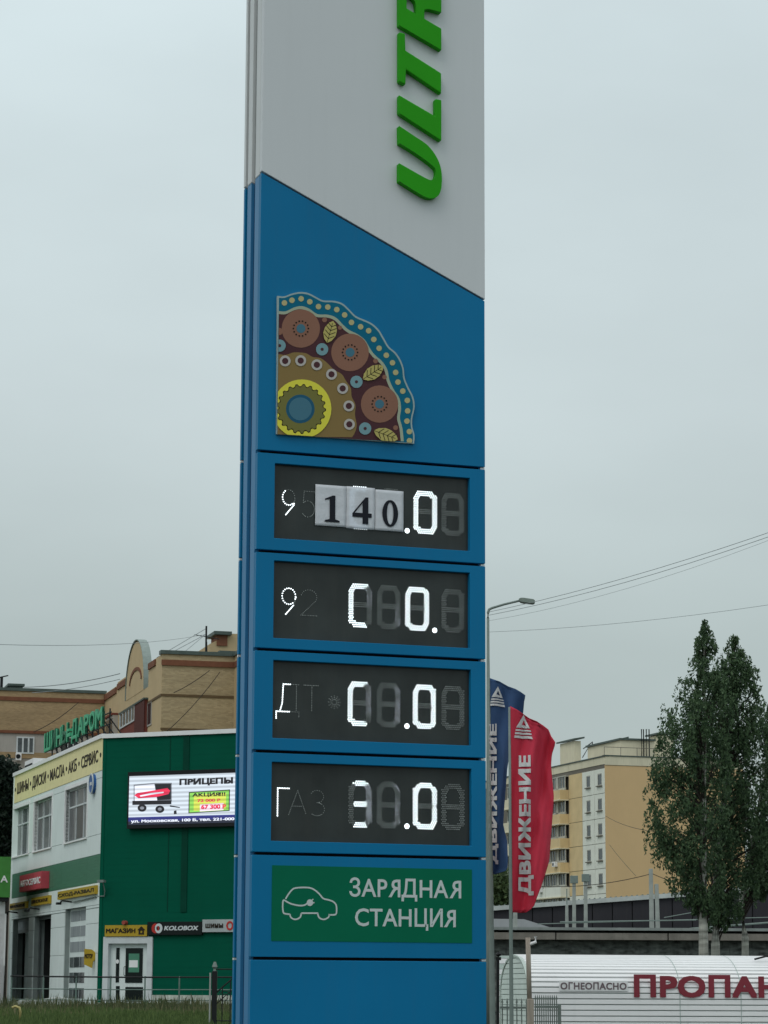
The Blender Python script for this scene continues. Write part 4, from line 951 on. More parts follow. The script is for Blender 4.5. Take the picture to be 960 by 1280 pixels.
# roof structures
a = BF.at(262, 812, 5); b = BF.at(298, 792.5, 5); zr1 = BF.at(289, 792, 5)[1]; zr0 = BF.at(264, 805, 5)[1]
q = MB(); q.prism([[(a[0], zp-1), (b[0]+6, zp-1), (b[0]+6, zr1), (BF.at(288, 800, 5)[0], zr1), (a[0], zr0)]], 5, 10)
rh = bp(q, 'roof_house', M_bbs); q = MB(); a_ = BF.at(271, 795, 5)[0]; b_ = BF.at(284, 795, 5)[0]; q.box(a_, b_, 4.9, 7, zr0-.1, BF.at(277, 789.5, 5)[1]-.25); q.build('vent_stack', M_bband, rh)
q = MB(); zq = BF.at(277, 789.5, 5)[1]; q.box(a_-.25, b_+.25, 4.6, 7.3, zq-.25, zq-.02); q.build('vent_cap', M_roofm, rh)
q = MB(); a_ = BF.at(281, 813, -1)[0]; q.box(a_, uE+3, .8, 4, zp+.3, BF.at(285, 813.5, .8)[1]); bp(q, 'roof_hatch', M_roofm)
a_ = BL.at(9.5, 860, 2)[0]; b_ = BL.at(30.5, 860, 2)[0]; z1_ = BL.at(20, 857.5, 2)[1]; q = MB(); q.box(a_+.2, b_-.2, 2, 4, zl_, z1_); ch = bp(q, 'chimney', M_roofm, BL)
q = MB(); q.box(a_, b_, 1.8, 4.2, z1_, z1_+.16); q.build('chimney_cap', M_roofm, ch); q = MB(); q.box(a_+.6, b_-.6, 1.97, 2.01, zl_+.3, z1_-.1); q.build('chimney_opening', M_hole, ch)
def mast(name, label, Y, px, yt, yb_, r, m=M_black, extra=None, cat='antenna'):
    a = at_depth(px, yb_, Y); b = at_depth(px, yt, Y); root = thing(name, label, cat, loc=(a.x, a.y, a.z))
    q = MB(); q.tube([(0, 0, 0), (0, 0, b.z-a.z)], r, 6); q.build('mast', m, root); return root, b.z-a.z
am, hh = mast('roof_antenna', 'thin dark aerial mast on the brick house roof left of the pylon', 174, 257.3, 782.5, 822, .07)
q = MB(); q.tube([(-.8, 0, hh-.6), (.9, 0, hh-.9)], .03, 5); q.tube([(.05, 0, hh*.5), (.05, .5, hh*.5-1)], .03, 5); q.build('crossbar', M_black, am)
am2, hh = mast('roof_antenna', 'short aerial on the far left end of the brick house parapet', 198, 1.6, 846, 864, .12)
q = MB(); q.tube([(-.4, 0, hh-.1), (.5, 0, hh+.1)], .05, 5); q.build('crossbar', M_black, am2)

# =================================================================== PANEL APARTMENT HOUSE (right background)
p = px_point(759, 1235, 290); PA = R(17.9)
QF = Frame(p.x, p.y, PA); QS = Frame(p.x, p.y, PA-R(90))
ph = thing('panel_apartment_house', 'pale panel apartment block with yellow end wall and balconies behind the flags', 'building', QF)
def qp(mb, name, m, fr=None, par=None, **kw):
    o = mb.build(name, m, None, **kw)
    if par: o.parent = par; return o
    o.parent = ph; fr = fr or QF
    o.matrix_local = Matrix.Rotation(-QF.a, 4, 'Z') @ Matrix.Translation(fr.o-QF.o) @ Matrix.Rotation(fr.a, 4, 'Z'); return o
M_pend = mat('ochre_end_wall', A(150, 124, 84), rough=.9, var=.04, scale=.3, grime=.06)
M_pwh = mat('panel_white', A(156, 158, 148), rough=.9, var=.08, scale=.8, grime=.14)
M_pyel = mat('panel_yellow', A(152, 132, 92), rough=.9, var=.08, scale=.8, grime=.12)
M_pcre = mat('panel_cream', A(150, 144, 122), rough=.9, var=.08, scale=.6, grime=.22)
M_seam = mat('panel_seam', A(78, 74, 66), rough=.9)
zt5 = QF.at(756.5, 945)[1]; zt6 = QF.at(757, 956)[1]
q = MB(); q.box(.02, 17, .05, .5, 0, zt5); q.box(.3, 17, .5, 40, 0, zt5-.5); qp(q, 'core_walls', M_seam)
q = MB(); q.box(.0, 17.05, 0, .06, 0, zt6-.05); qp(q, 'end_wall', M_pend)
for k in range(2): q = MB(); a = .0+8.3*k; q.box(a+.03, a+8.27, -.06, .06, zt6, zt5); qp(q, 'parapet_panel', M_pcre)
q = MB(); q.box(-.1, 17.1, -.14, .5, zt5+.003, zt5+.12); qp(q, 'roof_edge', M_roofm)
# left facade: floor lines from the corner column
su = lambda x, y=1000: QS.at(x, y)[0]; szc = lambda x, y: QS.at(x, y)[1]
UF = su(600, 1060)
fl = [szc(757.5, y) for y in (959.5, 990.5, 1021.5, 1053, 1085)]; pitch = (fl[0]-fl[-1])/4
floors = [fl[0]-pitch*k for k in range(10)]
q = MB(); q.box(UF, -.02, .05, .5, 0, zt5-.1); qp(q, 'core_walls', M_seam, QS)
col_b = [su(727.8), su(743), -.0]       # white window column edges
x = UF
pedge = [UF, (UF+su(692))/2, su(692), su(711), su(727.8), su(743), -.0]
for a, b in zip(pedge, pedge[1:]): q = MB(); q.box(a+.03, b-.03, 0, .06, zt6+.1, zt5-.05); qp(q, 'parapet_panel', M_pcre, QS)
q = MB(); q.box(UF, .1, -.1, .5, zt5-.04, zt5+.08); qp(q, 'roof_edge', M_roofm, QS)
win_w = [(su(733), su(738)), (su(747), su(752.5))]
proto = {}
for k, zt_f in enumerate(floors):
    z1_, z0_ = zt_f-.03, zt_f-pitch+.03
    for i, (a, b) in enumerate(((col_b[0], col_b[1]), (col_b[1], col_b[2]))):
        w0, w1 = win_w[i]; wz0, wz1 = z0_+pitch*.32, z0_+pitch*.80
        q = MB(); q.prism([[(a+.04, z0_), (b-.04, z0_), (b-.04, z1_), (a+.04, z1_)], [(w0, wz0), (w1, wz0), (w1, wz1), (w0, wz1)]], 0, .06); pn = qp(q, 'facade_panel', M_pwh, QS)
        q = MB(); q.prism([[(w0, wz0), (w1, wz0), (w1, wz1), (w0, wz1)], [(w0+.12, wz0+.1), (w1-.12, wz0+.1), (w1-.12, wz1-.1), (w0+.12, wz1-.1)]], .01, .05); wn1 = qp(q, 'window', mat('window_frame_aged', A(120, 120, 112), rough=.7), QS)
        q = MB(); q.box(w0+.05, w1-.05, .045, .049, wz0+.05, wz1-.05); q.build('pane', M_glass, wn1); q = MB(); q.box(w0-.1, w1+.15, -.2, .02, wz0-.12, wz0-.02); q.build('sill', M_seam, wn1)
    yel = k < 5
    q = MB(); q.box(su(711)+.03, su(727.8)-.04, .0, .06, z0_, z1_); qp(q, 'facade_panel', M_pyel if k < 5 else M_pwh, QS)
    # balcony / loggia units, repeated to the left
    for rep in range(4):
        sh = -rep*(su(711)-su(692))
        a, b = su(692)+sh, su(711)+sh
        if b < UF+1: continue
        m_ = (M_pyel if (rep % 2 == 0) else M_pcre) if k < 4 else M_pwh
        q = MB(); q.box(a+.05, b-.05, -1.1, .04, z0_-.05, z0_+pitch*.38); bl = qp(q, 'balcony', m_, QS)
        q = MB(); q.box(a, b, -1.2, .04, z0_-.17, z0_-.05); q.build('balcony_slab', M_pcre, bl)
        q = MB(); q.box(a+.1, b-.1, -.4, -.35, z0_+pitch*.38, z1_-.12); q.build('glazing', M_glass, bl)
        q = MB(); 
        for t in range(7): xx = a+.1+(b-a-.2)*t/6; q.box(xx-.055, xx+.055, -.46, -.36, z0_+pitch*.38, z1_-.12)
        q.box(a+(b-a)*.42, a+(b-a)*.56, -.5, -.34, z0_+pitch*.38, z1_-.1); q.box(a+.05, b-.05, -.5, .04, z1_-.12, z1_); q.box(a+.05, b-.05, -.5, -.3, z0_+pitch*.38, z0_+pitch*.48)
        q.build('glazing_frame', mat('window_frame_aged', A(120, 120, 112), rough=.7), bl)
rr = random.Random(4)
for k, rep_ in ((1, 1), (3, 0), (2, 2), (4, 1)):
    xx = su(711)-1.2-rep_*(su(711)-su(692)); zz_ = floors[k]-pitch*.5
    q = MB(); q.box(xx-.45, xx+.35, -1.5, -1.12, zz_-.75, zz_-.2); a_c = qp(q, 'wall_air_conditioner', M_clad2, QS); q = MB(); q.prism([ell(xx-.1, zz_-.48, .2, .2, 12)], -1.52, -1.49); q.build('fan_grille', M_black, a_c)
# roof structures on the panel house
def roofbox(px0, px1, yt, d, dep, m, cap, name):
    a = QF.at(px0, yt, d); b = QF.at(px1, yt, d); q = MB(); q.box(a[0], b[0], d, d+dep, zt5-.5, a[1]); o = qp(q, name, m)
    if cap: q = MB(); q.prism([[(a[0]-.3, a[1]+.05), (b[0]+.3, a[1]+.3), (b[0]+.3, a[1]+.5), (a[0]-.3, a[1]+.25)]], d-.5, d+dep+.5); q.build('vent_cap', M_roofm, o)
    return o
roofbox(718, 726, 926, 24, 4.7, M_pcre, True, 'vent_shaft'); roofbox(822, 842, 919, 10, 2.5, M_pcre, True, 'vent_shaft')
lh = roofbox(776, 818, 925, 6, 10, M_pcre, False, 'lift_house'); a = QF.at(776, 925, 6); b_ = QF.at(818, 925, 6)
q = MB(); q.box(a[0]-.2, b_[0]+.1, 5.8, 16.2, a[1]+.003, a[1]+.22); q.build('roof_edge', M_roofm, lh)
x0, x1 = QF.at(774, 926, 9)[0], QF.at(786, 926, 9)[0]; q = MB(); q.prism([[(x0, a[1]+.25), (x1, a[1]+.55), (x1, a[1]+.75), (x0, a[1]+.45)]], 9, 14); q.build('vent_cap', M_roofm, lh)
q = MB()
for x0, x1 in ((802, 804.5), (808, 811.5)):
    u0 = QF.at(x0, 930, 5.5)[0]; u1 = QF.at(x1, 930, 5.5)[0]; ztp = QF.at(x0, 911.5, 5.5)[1]; q.tube([(u0, 5.5, zt5-.3), (u0, 5.5, ztp), (u1, 5.5, ztp), (u1, 5.5, zt5-.3)], .07, 5)
qp(q, 'roof_pipe_loop', M_black)
q = MB()
for pts in (((728, 947), (735, 935), (741, 946)), ((729, 936), (740, 928)), ((740.5, 950), (740.5, 927))):
    q.tube([(QF.at(x, y, 22)[0], 22, QF.at(x, y, 22)[1]) for x, y in pts], .06, 5)
qp(q, 'roof_truss', M_black)
q = MB(); n = 9; z0_ = zt5+.1
for k in range(n): u = .3+2.0*k; q.tube([(u, .8, z0_-.1), (u, .8, z0_+1.0)], .035, 4)
q.tube([(.3, .8, z0_+1.0), (16.3, .8, z0_+1.0)], .035, 4); qp(q, 'roof_railing', M_seam)

# =================================================================== GARAGES, FENCES (right, behind the container)
GF = Frame(px_point(600, 1235, 70).x, 70, R(2))
gz = lambda y, x=780: GF.at(x, y)[1]
gar = thing('garage_row', 'long low concrete garage row behind the white propane container', 'garage', GF)
M_gw = mat('sooty_block_wall', A(62, 66, 63), rough=.95, var=.85, scale=3.5, bump=.4, stretch=(1, 1, 2.5))
q = MB(); q.box(-1, 17, 0, .3, 0, gz(1176.5)); q.build('front_wall', M_gw, gar)
bk_ = []
proto_b = None; rr = random.Random(5)
M_beam = mat('concrete_edge', A(86, 82, 76), rough=.9, var=.25, scale=3, grime=.35, bump=.3)
for k in range(6):
    x0 = -1+3.0*k; q = MB(); q.box(x0+.015, x0+2.985, -.32-.03*rr.random(), .4, gz(1175.5), gz(1165.5)-.03*rr.random()); q.build('roof_slab', M_beam, gar, bevel=.01)
q = MB(); q.box(-1, 17, -.38, 12, gz(1163.5), gz(1160)); q.build('roof_sheet', mat('roofing_grey', A(92, 98, 96), rough=.8, var=.2, scale=2, grime=.3), gar)
q = MB(); q.box(-1, 17, .4, 12, .2, gz(1164)); q.build('body', M_gw, gar)
# block courses visible on the sooty wall (joined, small)
q = MB(); z_ = gz(1193.5); row_ = 0
while z_ < gz(1178):
    x = -.9 + (.2 if row_ % 2 else 0)
    while x < 16.5: q.box(x+.01, x+.38, -.012-.012*rr.random(), .002, z_+.008, z_+.182); x += .4
    z_ += .19; row_ += 1
q.build('wall_block', M_gw, gar, kind='stuff')
# conduit pipes on garage roof
q = MB(); a = GF.at(690, 1153, 1); b = GF.at(885, 1151, 1)
for (x0, y0, x1, y1, r) in ((672,1155,985,1146,.014), (862,1161,990,1151,.03), (700,1152.5,870,1150,.02), (830,1147,880,1138,.014)):
    a = GF.at(x0, y0, 1); b = GF.at(x1, y1, 1); q.tube([(a[0], 1, a[1]), (b[0], 1, b[1])], r, 6)
q.build('roof_pipe', M_steel, gar)
# light gable of a neighbouring shed
SF = Frame(px_point(600, 1235, 74).x, 74, R(2)); s0, s1 = SF.at(611, 1160)[0], SF.at(692, 1160)[0]
shed = thing('pale_shed', 'pale sloping shed roof beside the flagpole above the garage edge', 'shed', SF)
q = MB(); q.prism([[(s0-2, 1), (s1, 1), (s1, SF.at(692, 1160.5)[1]), (SF.at(655, 1149)[0], SF.at(655, 1149)[1]), (s0-2, SF.at(615, 1147.5)[1])]], 0, 5)
q.build('gable', mat('shed_grey', A(104, 106, 108), rough=.7, var=.08, grime=.15), shed)
# dark clad long hall behind
HF = Frame(px_point(600, 1235, 84).x, 84, R(-3)); hu0, hu1 = -1.5, 24
hall = thing('dark_hall', 'long dark corrugated hall with metal roof edge behind the garages', 'building', HF)
M_hall = mat('dark_cladding', A(29, 28, 32), rough=.6, var=.2, scale=.6, grime=.12)
hzt = lambda u: HF.at(690, 1133)[1] + (u-HF.at(690, 1133)[0])/(HF.at(877, 1119.5)[0]-HF.at(690, 1133)[0])*(HF.at(877, 1119.5)[1]-HF.at(690, 1133)[1])
q = MB(); n = 40
for k in range(n):
    u0 = hu0+(hu1-hu0)*k/n; u1 = hu0+(hu1-hu0)*(k+1)/n; q.prism([[(u0+.015, .5), (u1-.015, .5), (u1-.015, hzt(u1)), (u0+.015, hzt(u0))]], 0, .08)
    q.build('cladding_sheet', M_hall, hall); q = MB()
q = MB(); q.prism([[(hu0, .5), (hu1, .5), (hu1, hzt(hu1)-.02), (hu0, hzt(hu0)-.02)]], .085, 10); q.build('body', M_hole, hall)
q = MB(); q.prism([[(hu0, hzt(hu0)), (hu1, hzt(hu1)), (hu1, hzt(hu1)+.14), (hu0, hzt(hu0)+.14)]], -.12, 10.2); q.build('roof_edge', mat('roof_edge_grey', A(120, 124, 122), rough=.6, var=.2), hall)
q = MB()
for k in range(150): u = hu0+(hu1-hu0)*(k+.5)/150; q.box(u-.02, u+.02, -.10, 10.0, hzt(u)+.13, hzt(u)+.17)
q.build('roof_rib', M_steel, hall, kind='stuff')
# posts standing in front of the hall
def post(name, label, px, yt, yb_, Y, w_, m, cap=False, lean=0, cat='post', group='concrete posts behind the garages'):
    a = at_depth(px, yb_, Y); b = at_depth(px+lean, yt, Y); root = thing(name, label, cat, loc=(a.x, a.y, a.z), group=group)
    q = MB(); dx = b.x-a.x; H_ = b.z-a.z; wb_ = w_*.5
    q.add([(-wb_, -wb_, -.6), (wb_, -wb_, -.6), (wb_, wb_, -.6), (-wb_, wb_, -.6), (dx-wb_*.8, -wb_*.8, H_), (dx+wb_*.8, -wb_*.8, H_), (dx+wb_*.8, wb_*.8, H_), (dx-wb_*.8, wb_*.8, H_)], [(0,3,2,1),(4,5,6,7),(0,1,5,4),(1,2,6,5),(2,3,7,6),(3,0,4,7)])
    q.build('shaft', m, root, bevel=.01)
    if cap: q = MB(); q.box(dx-w_*.95, dx+w_*.95, -w_*.8, w_*.8, H_-.18, H_+.03); q.build('cap', M_steel, root, bevel=.01)
    return root
M_post = mat('grey_post', A(104, 108, 104), rough=.8, var=.18, scale=5, grime=.25)
post('roof_post', 'grey post with square cap, left one of the capped pair above the garages', 717.5, 1096, 1161, 72.2, .11, M_post, True)
post('roof_post', 'grey post with square cap, right one of the capped pair above the garages', 732, 1094, 1162, 72.2, .11, M_post, True)
post('roof_post', 'tall bare grey post before the yellow end wall', 815, 1086, 1162, 72.2, .13, M_post, False, -1.5)
post('roof_post', 'shorter bare grey post just right of the tall one', 822.5, 1105, 1162, 72.2, .13, M_post, False, -2)
post('roof_post', 'thin low grey post left of the capped pair', 708.5, 1131, 1160, 72.2, .10, M_post, False)
post('roof_post', 'low thick post behind the red flag bottom', 644, 1140, 1159, 72.2, .14, M_post, False)
# thin aerial
mast('steel_rod', 'thin steel rod above the hall roof left of the capped posts', 76, 708.7, 1111, 1140, .018, M_steel, cat='rod')

# =================================================================== PROPANE CONTAINER
a = at_depth(661.5, 1240, 43.6); TA = R(8)
TF = Frame(a.x, a.y, TA)
tank = thing('propane_container', 'white ribbed arched gas container marked with dark red propane lettering', 'container', TF)
M_slat = mat('white_slats', A(172, 182, 176), rough=.42, var=.05, scale=1, grime=.05, stretch=(.6, 1, 1))
M_slatd = mat('slat_gap', A(112, 124, 120), rough=.7)
HW = 1.22; zt7 = TF.at(662, 1194.3, HW)[1]; rise = .62; TL_ = 9.0; zspr = zt7-rise; zbt = .35
def prof(n_arc=20):
    pts = []; 
    N = 400
    for k in range(N+1):
        t = math.pi/2*k/N; pts.append((HW-HW*math.sin(t)**1.0, zspr+rise*math.cos(t)))      # from crown (d=HW) to front (d=0)
    pts.append((0, zbt)); return pts
pp = prof(); cum = [0]
for a, b in zip(pp, pp[1:]): cum.append(cum[-1]+math.hypot(a[0]-b[0], a[1]-b[1]))
def at_s(s_):
    for k in range(len(cum)-1):
        if cum[k+1] >= s_: t = (s_-cum[k])/(cum[k+1]-cum[k]); return (pp[k][0]+(pp[k+1][0]-pp[k][0])*t, pp[k][1]+(pp[k+1][1]-pp[k][1])*t)
    return pp[-1]
SP = .0935; nsl = int(cum[-1]/SP)
for side in (0, 1):
    for k in range(nsl):
        a = at_s(k*SP+.004); b = at_s((k+1)*SP-.007); mm = at_s((k+.5)*SP)
        dx, dz = b[0]-a[0], b[1]-a[1]; L_ = math.hypot(dx, dz); nx_, nz_ = dz/L_, -dx/L_
        if nx_*(-1)+nz_ < 0 and nx_ > 0: nx_, nz_ = -nx_, -nz_
        nn = (-abs(nx_), abs(nz_)); pr = [a, (a[0]+nn[0]*.012+dx*.12, a[1]+nn[1]*.012+dz*.12), (b[0]+nn[0]*.018-dx*.1, b[1]+nn[1]*.018-dz*.1), b]
        if side: pr = [(2*HW-p_[0], p_[1]) for p_ in pr]
        q = MB(); q.prism([pr + [((a[0]*.98+HW*.02) if not side else (2*HW-a[0])*.98+HW*.02, a[1]-.01)]], 0.0, TL_, axis='x')
        if side == 0: q.build('slat', M_slat, tank)
        else: q.build('rear_slat', M_slat, tank)
shell = [(p_[0]+.012, p_[1]-.012) for p_ in pp[::20]+[pp[-1]]]; shell = shell + [(2*HW-p_[0], p_[1]) for p_ in shell[::-1]]
q = MB(); q.prism([shell], .015, TL_-.01, axis='x'); q.build('shell', M_slatd, tank)
# end wall slats following the arch
def halfw(z_): return HW if z_ < zspr else HW*math.sqrt(max(0, 1-((z_-zspr)/rise)**2))
z_ = zbt; EP = .087
while z_ < zt7-.02:
    z2 = min(z_+EP-.011, zt7-.004); a = halfw(z_)-.03; b = max(.03, halfw(z2)-.03)
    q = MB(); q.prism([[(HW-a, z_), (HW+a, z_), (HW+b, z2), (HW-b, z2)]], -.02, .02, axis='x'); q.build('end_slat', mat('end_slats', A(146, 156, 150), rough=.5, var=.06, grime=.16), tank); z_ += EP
q = MB(); edge = [(HW+halfw(z_)*sg, z_) for sg, zr_ in ((-1, [zbt+(zt7-zbt)*k/40 for k in range(41)]), ) for z_ in zr_]
full = edge + [(2*HW-p_[0], p_[1]) for p_ in edge[::-1]]
for quad in ribbon(full, .035): q.prism([quad], -.035, .03, axis='x')
q.build('arch_trim', mat('arch_trim_grey', A(120, 130, 124), rough=.5), tank)
for x in (2.55, 3.6, 7.2):
    q = MB(); pr2 = [(p_[0]-.0, p_[1]) for p_ in pp[::25]+[pp[-1]]]
    for a, b in zip(pr2, pr2[1:]):
        dx, dz = b[0]-a[0], b[1]-a[1]; L_ = math.hypot(dx, dz) or 1; n0 = (-abs(dz/L_)*.021, abs(dx/L_)*.021)
        q.add([(x, a[0]+n0[0], a[1]+n0[1]), (x+.012, a[0]+n0[0], a[1]+n0[1]), (x+.012, b[0]+n0[0], b[1]+n0[1]), (x, b[0]+n0[0], b[1]+n0[1])], [(0, 1, 2, 3)])
    q.build('seam', M_slatd, tank, fix=False)
M_prop = mat('propane_red', A(96, 28, 38), rough=.5, var=.06)
tb = lambda x, y: TF.at(x, y, -.03)
a = tb(792.5, 1246.5); b = tb(970, 1219); 
lettering('lettering', 'ПРОПАН', (a[0], a[1], tb(976, 1246)[0], b[1]), -.034, M_prop, tank, thick=.006, bold=.036, space=1.06, split=True)
a = tb(699, 1238.5); b = tb(784.5, 1226)
q = MB(); q.box(a[0], b[0], -.032, -.018, a[1], b[1]); q.build('notice_plate', mat('notice_pale', A(170, 176, 174), rough=.5), tank)
a = tb(700.5, 1236.7); b = tb(783, 1228)
lettering('lettering', 'ОГНЕОПАСНО', (a[0], a[1], b[0], b[1]), -.038, mat('notice_grey', A(78, 66, 70), rough=.5), tank, thick=.005, bold=.02, space=1.06, split=True)
q = MB(); a = TF.at(941, 1197, .6); q.tube([(a[0], .5, zt7-.05), (a[0]+.2, .5, zt7+.0), (a[0]+.9, .5, zt7+.02)], .018, 6); q.build('lifting_bar', M_black, tank)
# white panel wall standing behind the container's left end
WF = Frame(at_depth(621.5, 1240, 47).x, 47, R(0)); wpw = thing('panel_fence', 'pale ribbed sheet fence standing behind the container left end', 'fence', WF)
zf = WF.at(630, 1194.5)[1]; k = 0; z_ = .3
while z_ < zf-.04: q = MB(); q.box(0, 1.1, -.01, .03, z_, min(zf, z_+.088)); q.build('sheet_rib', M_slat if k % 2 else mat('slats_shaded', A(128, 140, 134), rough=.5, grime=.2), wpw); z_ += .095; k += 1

# =================================================================== FLAGS
def flag(name, label, m, mt, Y, rows_, waves, group, pole, text_px, logo_px, ang=0):
    fr = Frame(0, Y, ang)
    root = thing(name, label, 'flag', loc=(pole[0].x, pole[0].y, pole[0].z), group=group)
    base = pole[0]
    def toL(x, y): u, z = fr.at(x, y); return (u - (base.x), z - base.z)
    rows_l = []; NR = 60; ys_ = [r[0] for r in rows_]
    def interp(y, i):
        for (a, b) in zip(rows_, rows_[1:]):
            if a[0] <= y <= b[0]: t = (y-a[0])/(b[0]-a[0]); return a[i]+(b[i]-a[i])*t
        return rows_[-1][i]
    NC = 26; q = MB(); z_lo = toL(rows_[-1][1], rows_[-1][0])[1]; z_hi = toL(rows_[0][1], rows_[0][0])[1]
    xl_fn = lambda z: 0
    def warp(u, z):
        t = (z-z_lo)/(z_hi-z_lo); return waves(u, t)
    for j in range(NR+1):
        y = ys_[0]+(ys_[-1]-ys_[0])*j/NR; xa, xb = interp(y, 1), interp(y, 2); ya = y; yb2 = y
        for i in range(NC+1):
            s_ = i/NC; u, z = toL(xa+(xb-xa)*s_, y); q.v.append((u, warp(u, z), z))
    for j in range(NR):
        for i in range(NC): k = j*(NC+1)+i; q.f.append((k, k+1, k+NC+2, k+NC+1)); q.mi.append(0)
    c_ = q.build('cloth', m, root, smooth=True); so = c_.modifiers.new('t', 'SOLIDIFY'); so.thickness = .004
    # lettering reading upwards
    a = toL(*text_px[0]); b = toL(*text_px[1])
    o = lettering('lettering', 'ДВИЖЕНИЕ', (a[0], a[1], b[0], b[1]), -.026, mt, c_, thick=.0, bold=.036, vertical=True, warp=warp, shear=0)
    q = MB()
    for loops in logo_px:
        pts = [[toL(x, y) for x, y in l] for l in loops]
        # fine strips so that the print follows the folds
        fl_ = [p_ for l in pts for p_ in l]; tr = tessellate_polygon([[Vector((*p_, 0)) for p_ in l] for l in pts])
        bm = bmesh.new(); vs_ = [bm.verts.new((p_[0], 0, p_[1])) for p_ in fl_]
        for t in tr:
            try: bm.faces.new([vs_[i] for i in t])
            except ValueError: pass
        bmesh.ops.subdivide_edges(bm, edges=bm.edges[:], cuts=3, use_grid_fill=True)
        for v_ in bm.verts: v_.co.y = warp(v_.co.x, v_.co.z)-.026
        bm.verts.index_update(); q.add([v_.co[:] for v_ in bm.verts], [[v_.index for v_ in f.verts] for f in bm.faces]); bm.free()
    q.build('emblem', mt, c_, fix=False)
    q = MB(); top = pole[1]-base; q.tube([(0, 0, -pole[0].z+zt(base.x, base.y)-.1), (0, 0, 0), top*.5, top], [pole[2]*1.05, pole[2], pole[2]*.8, pole[2]*.55], 10); q.build('pole', M_steel, root, smooth=True)
    return root, c_
def cloth_mat(name, c):
    m = mat(name, c, rough=.75, var=.08, scale=2, bump=.5, bscale=4, stretch=(3, 1, .8)); t = m.node_tree; b = t.nodes['Principled BSDF']; tr = t.nodes.new('ShaderNodeBsdfTranslucent'); tr.inputs[0].default_value = (*c, 1)
    mx_ = t.nodes.new('ShaderNodeMixShader'); mx_.inputs[0].default_value = .3; t.links.new(b.outputs[0], mx_.inputs[1]); t.links.new(tr.outputs[0], mx_.inputs[2]); t.links.new(mx_.outputs[0], t.nodes['Material Output'].inputs[0]); return m
MRED = cloth_mat('red_flag_cloth', (.70, .055, .10)); MBLU = cloth_mat('blue_flag_cloth', (.055, .115, .25)); MFW = mat('flag_print_white', (.62, .62, .62), rough=.8, var=.05)
def logo(ox, oy, k):      # crop px of the red emblem mapped to photo px
    f = lambda x, y: (ox+(x-350)*k/5.335, oy+(y-925)*k/5.335)
    return [[[f(350,922), f(362,950), f(392,1012), f(296,1012), f(318,975)], [f(350,958), f(336,990), f(366,996)]],
            [[f(294,1022), f(398,1024), f(400,1034), f(292,1034)]], [[f(290,1042), f(402,1044), f(404,1056), f(288,1056)]], [[f(286,1064), f(406,1066), f(410,1084), f(284,1080)]]]
pr_ = (at_depth(639.4, 1279, 40), at_depth(636.8, 884, 40), .033)
red_rows = [(883.2, 637, 638), (889, 637, 649), (895, 637.2, 660), (902, 637.2, 676), (909.5, 637.3, 688), (918, 637.4, 691), (927, 637.4, 695.8), (941, 637.5, 691.5), (955, 637.6, 690.5), (993, 637.8, 693.5), (1046, 638, 689.8), (1075, 638, 687.5), (1105, 638.2, 677.5), (1120, 638.3, 671.8), (1134, 638.3, 667.5), (1140.5, 638.4, 658)]
wr = lambda u, t: (.12*math.sin(u*7.5+t*4+.5)+.075*math.sin(u*15-t*9)+.05*abs(math.sin(u*14+t*6.5))+.02*math.sin(u*44-t*23))*min(1, max(0, u/.22)) + u*.25
flag('advertising_flag', 'red vertical flag with white lettering on a pole before the container', MRED, MFW, 40, red_rows, wr, 'tall advertising flags', pr_, ((648.5, 1119), (663.0, 944)), logo(655, 893.5, 1.0))
pb2 = (at_depth(615.6, 1279, 41), at_depth(610.2, 826, 41), .046)
blue_rows = [(847.5, 611, 612), (853, 611, 629), (858, 611, 642), (863, 611.2, 650), (869, 611.2, 659), (873, 611.3, 656), (889, 611.5, 654.8), (920, 611.8, 650), (940, 612, 637.8), (961, 612.2, 634), (1006, 612.6, 630.5), (1030, 612.8, 629), (1051, 613, 633.8), (1075, 613.2, 634.5), (1088, 613.4, 633.5), (1092.5, 613.4, 620)]
wb2 = lambda u, t: (.12*math.sin(u*9+t*3+2)+.07*math.sin(u*17-t*9)+.05*abs(math.sin(u*12+t*7)))*min(1, max(0, (u+.02)/.2)) + u*.15
flag('advertising_flag', 'blue vertical flag half hidden behind the pylon and red flag', MBLU, MFW, 41, blue_rows, wb2, 'tall advertising flags', pb2, ((611.6, 1080), (620.6, 905)), logo(622.5, 858.5, .82))
# small cleat on the tall pole
# lamp post
la = at_depth(611.3, 1240, 62); lt = at_depth(609.3, 768, 62)
lp = thing('street_lamp', 'grey street lamp with curved arm rising beside the pylon', 'street lamp', loc=(la.x, la.y, zt(la.x, la.y)))
H_ = lt.z-zt(la.x, la.y); pts = [(610.0, 766), (611.2, 762), (615, 760), (630, 755.5), (651, 750.5)]
arm = [Vector((0, 0, H_-.1))] + [at_depth(x, y, 62)-Vector((la.x, la.y, zt(la.x, la.y))) for x, y in pts]
q = MB(); q.tube([(0, 0, 0), (0, 0, 2), (0, 0, 6), arm[0]], [.085, .075, .05, .034], 10); q.build('pole', M_steel, lp, smooth=True)
q = MB(); q.tube(arm, [.034, .033, .032, .03, .028, .026], 8); q.build('arm', M_steel, lp, smooth=True)
hp = [at_depth(x, y, 62)-Vector((la.x, la.y, zt(la.x, la.y))) for x, y in ((648.5, 750), (668.5, 752.5))]
dv = (hp[1]-hp[0]); L_ = dv.length; q = MB(); hh = []
for t, w_, h_ in ((0, .05, .03), (.12, .10, .055), (.30, .13, .06), (.9, .13, .055), (1, .10, .035)):
    c_ = hp[0]+dv*t; hh.append([(c_.x, c_.y-w_, c_.z-h_), (c_.x, c_.y+w_, c_.z-h_), (c_.x, c_.y+w_*.7, c_.z+h_), (c_.x, c_.y-w_*.7, c_.z+h_)])
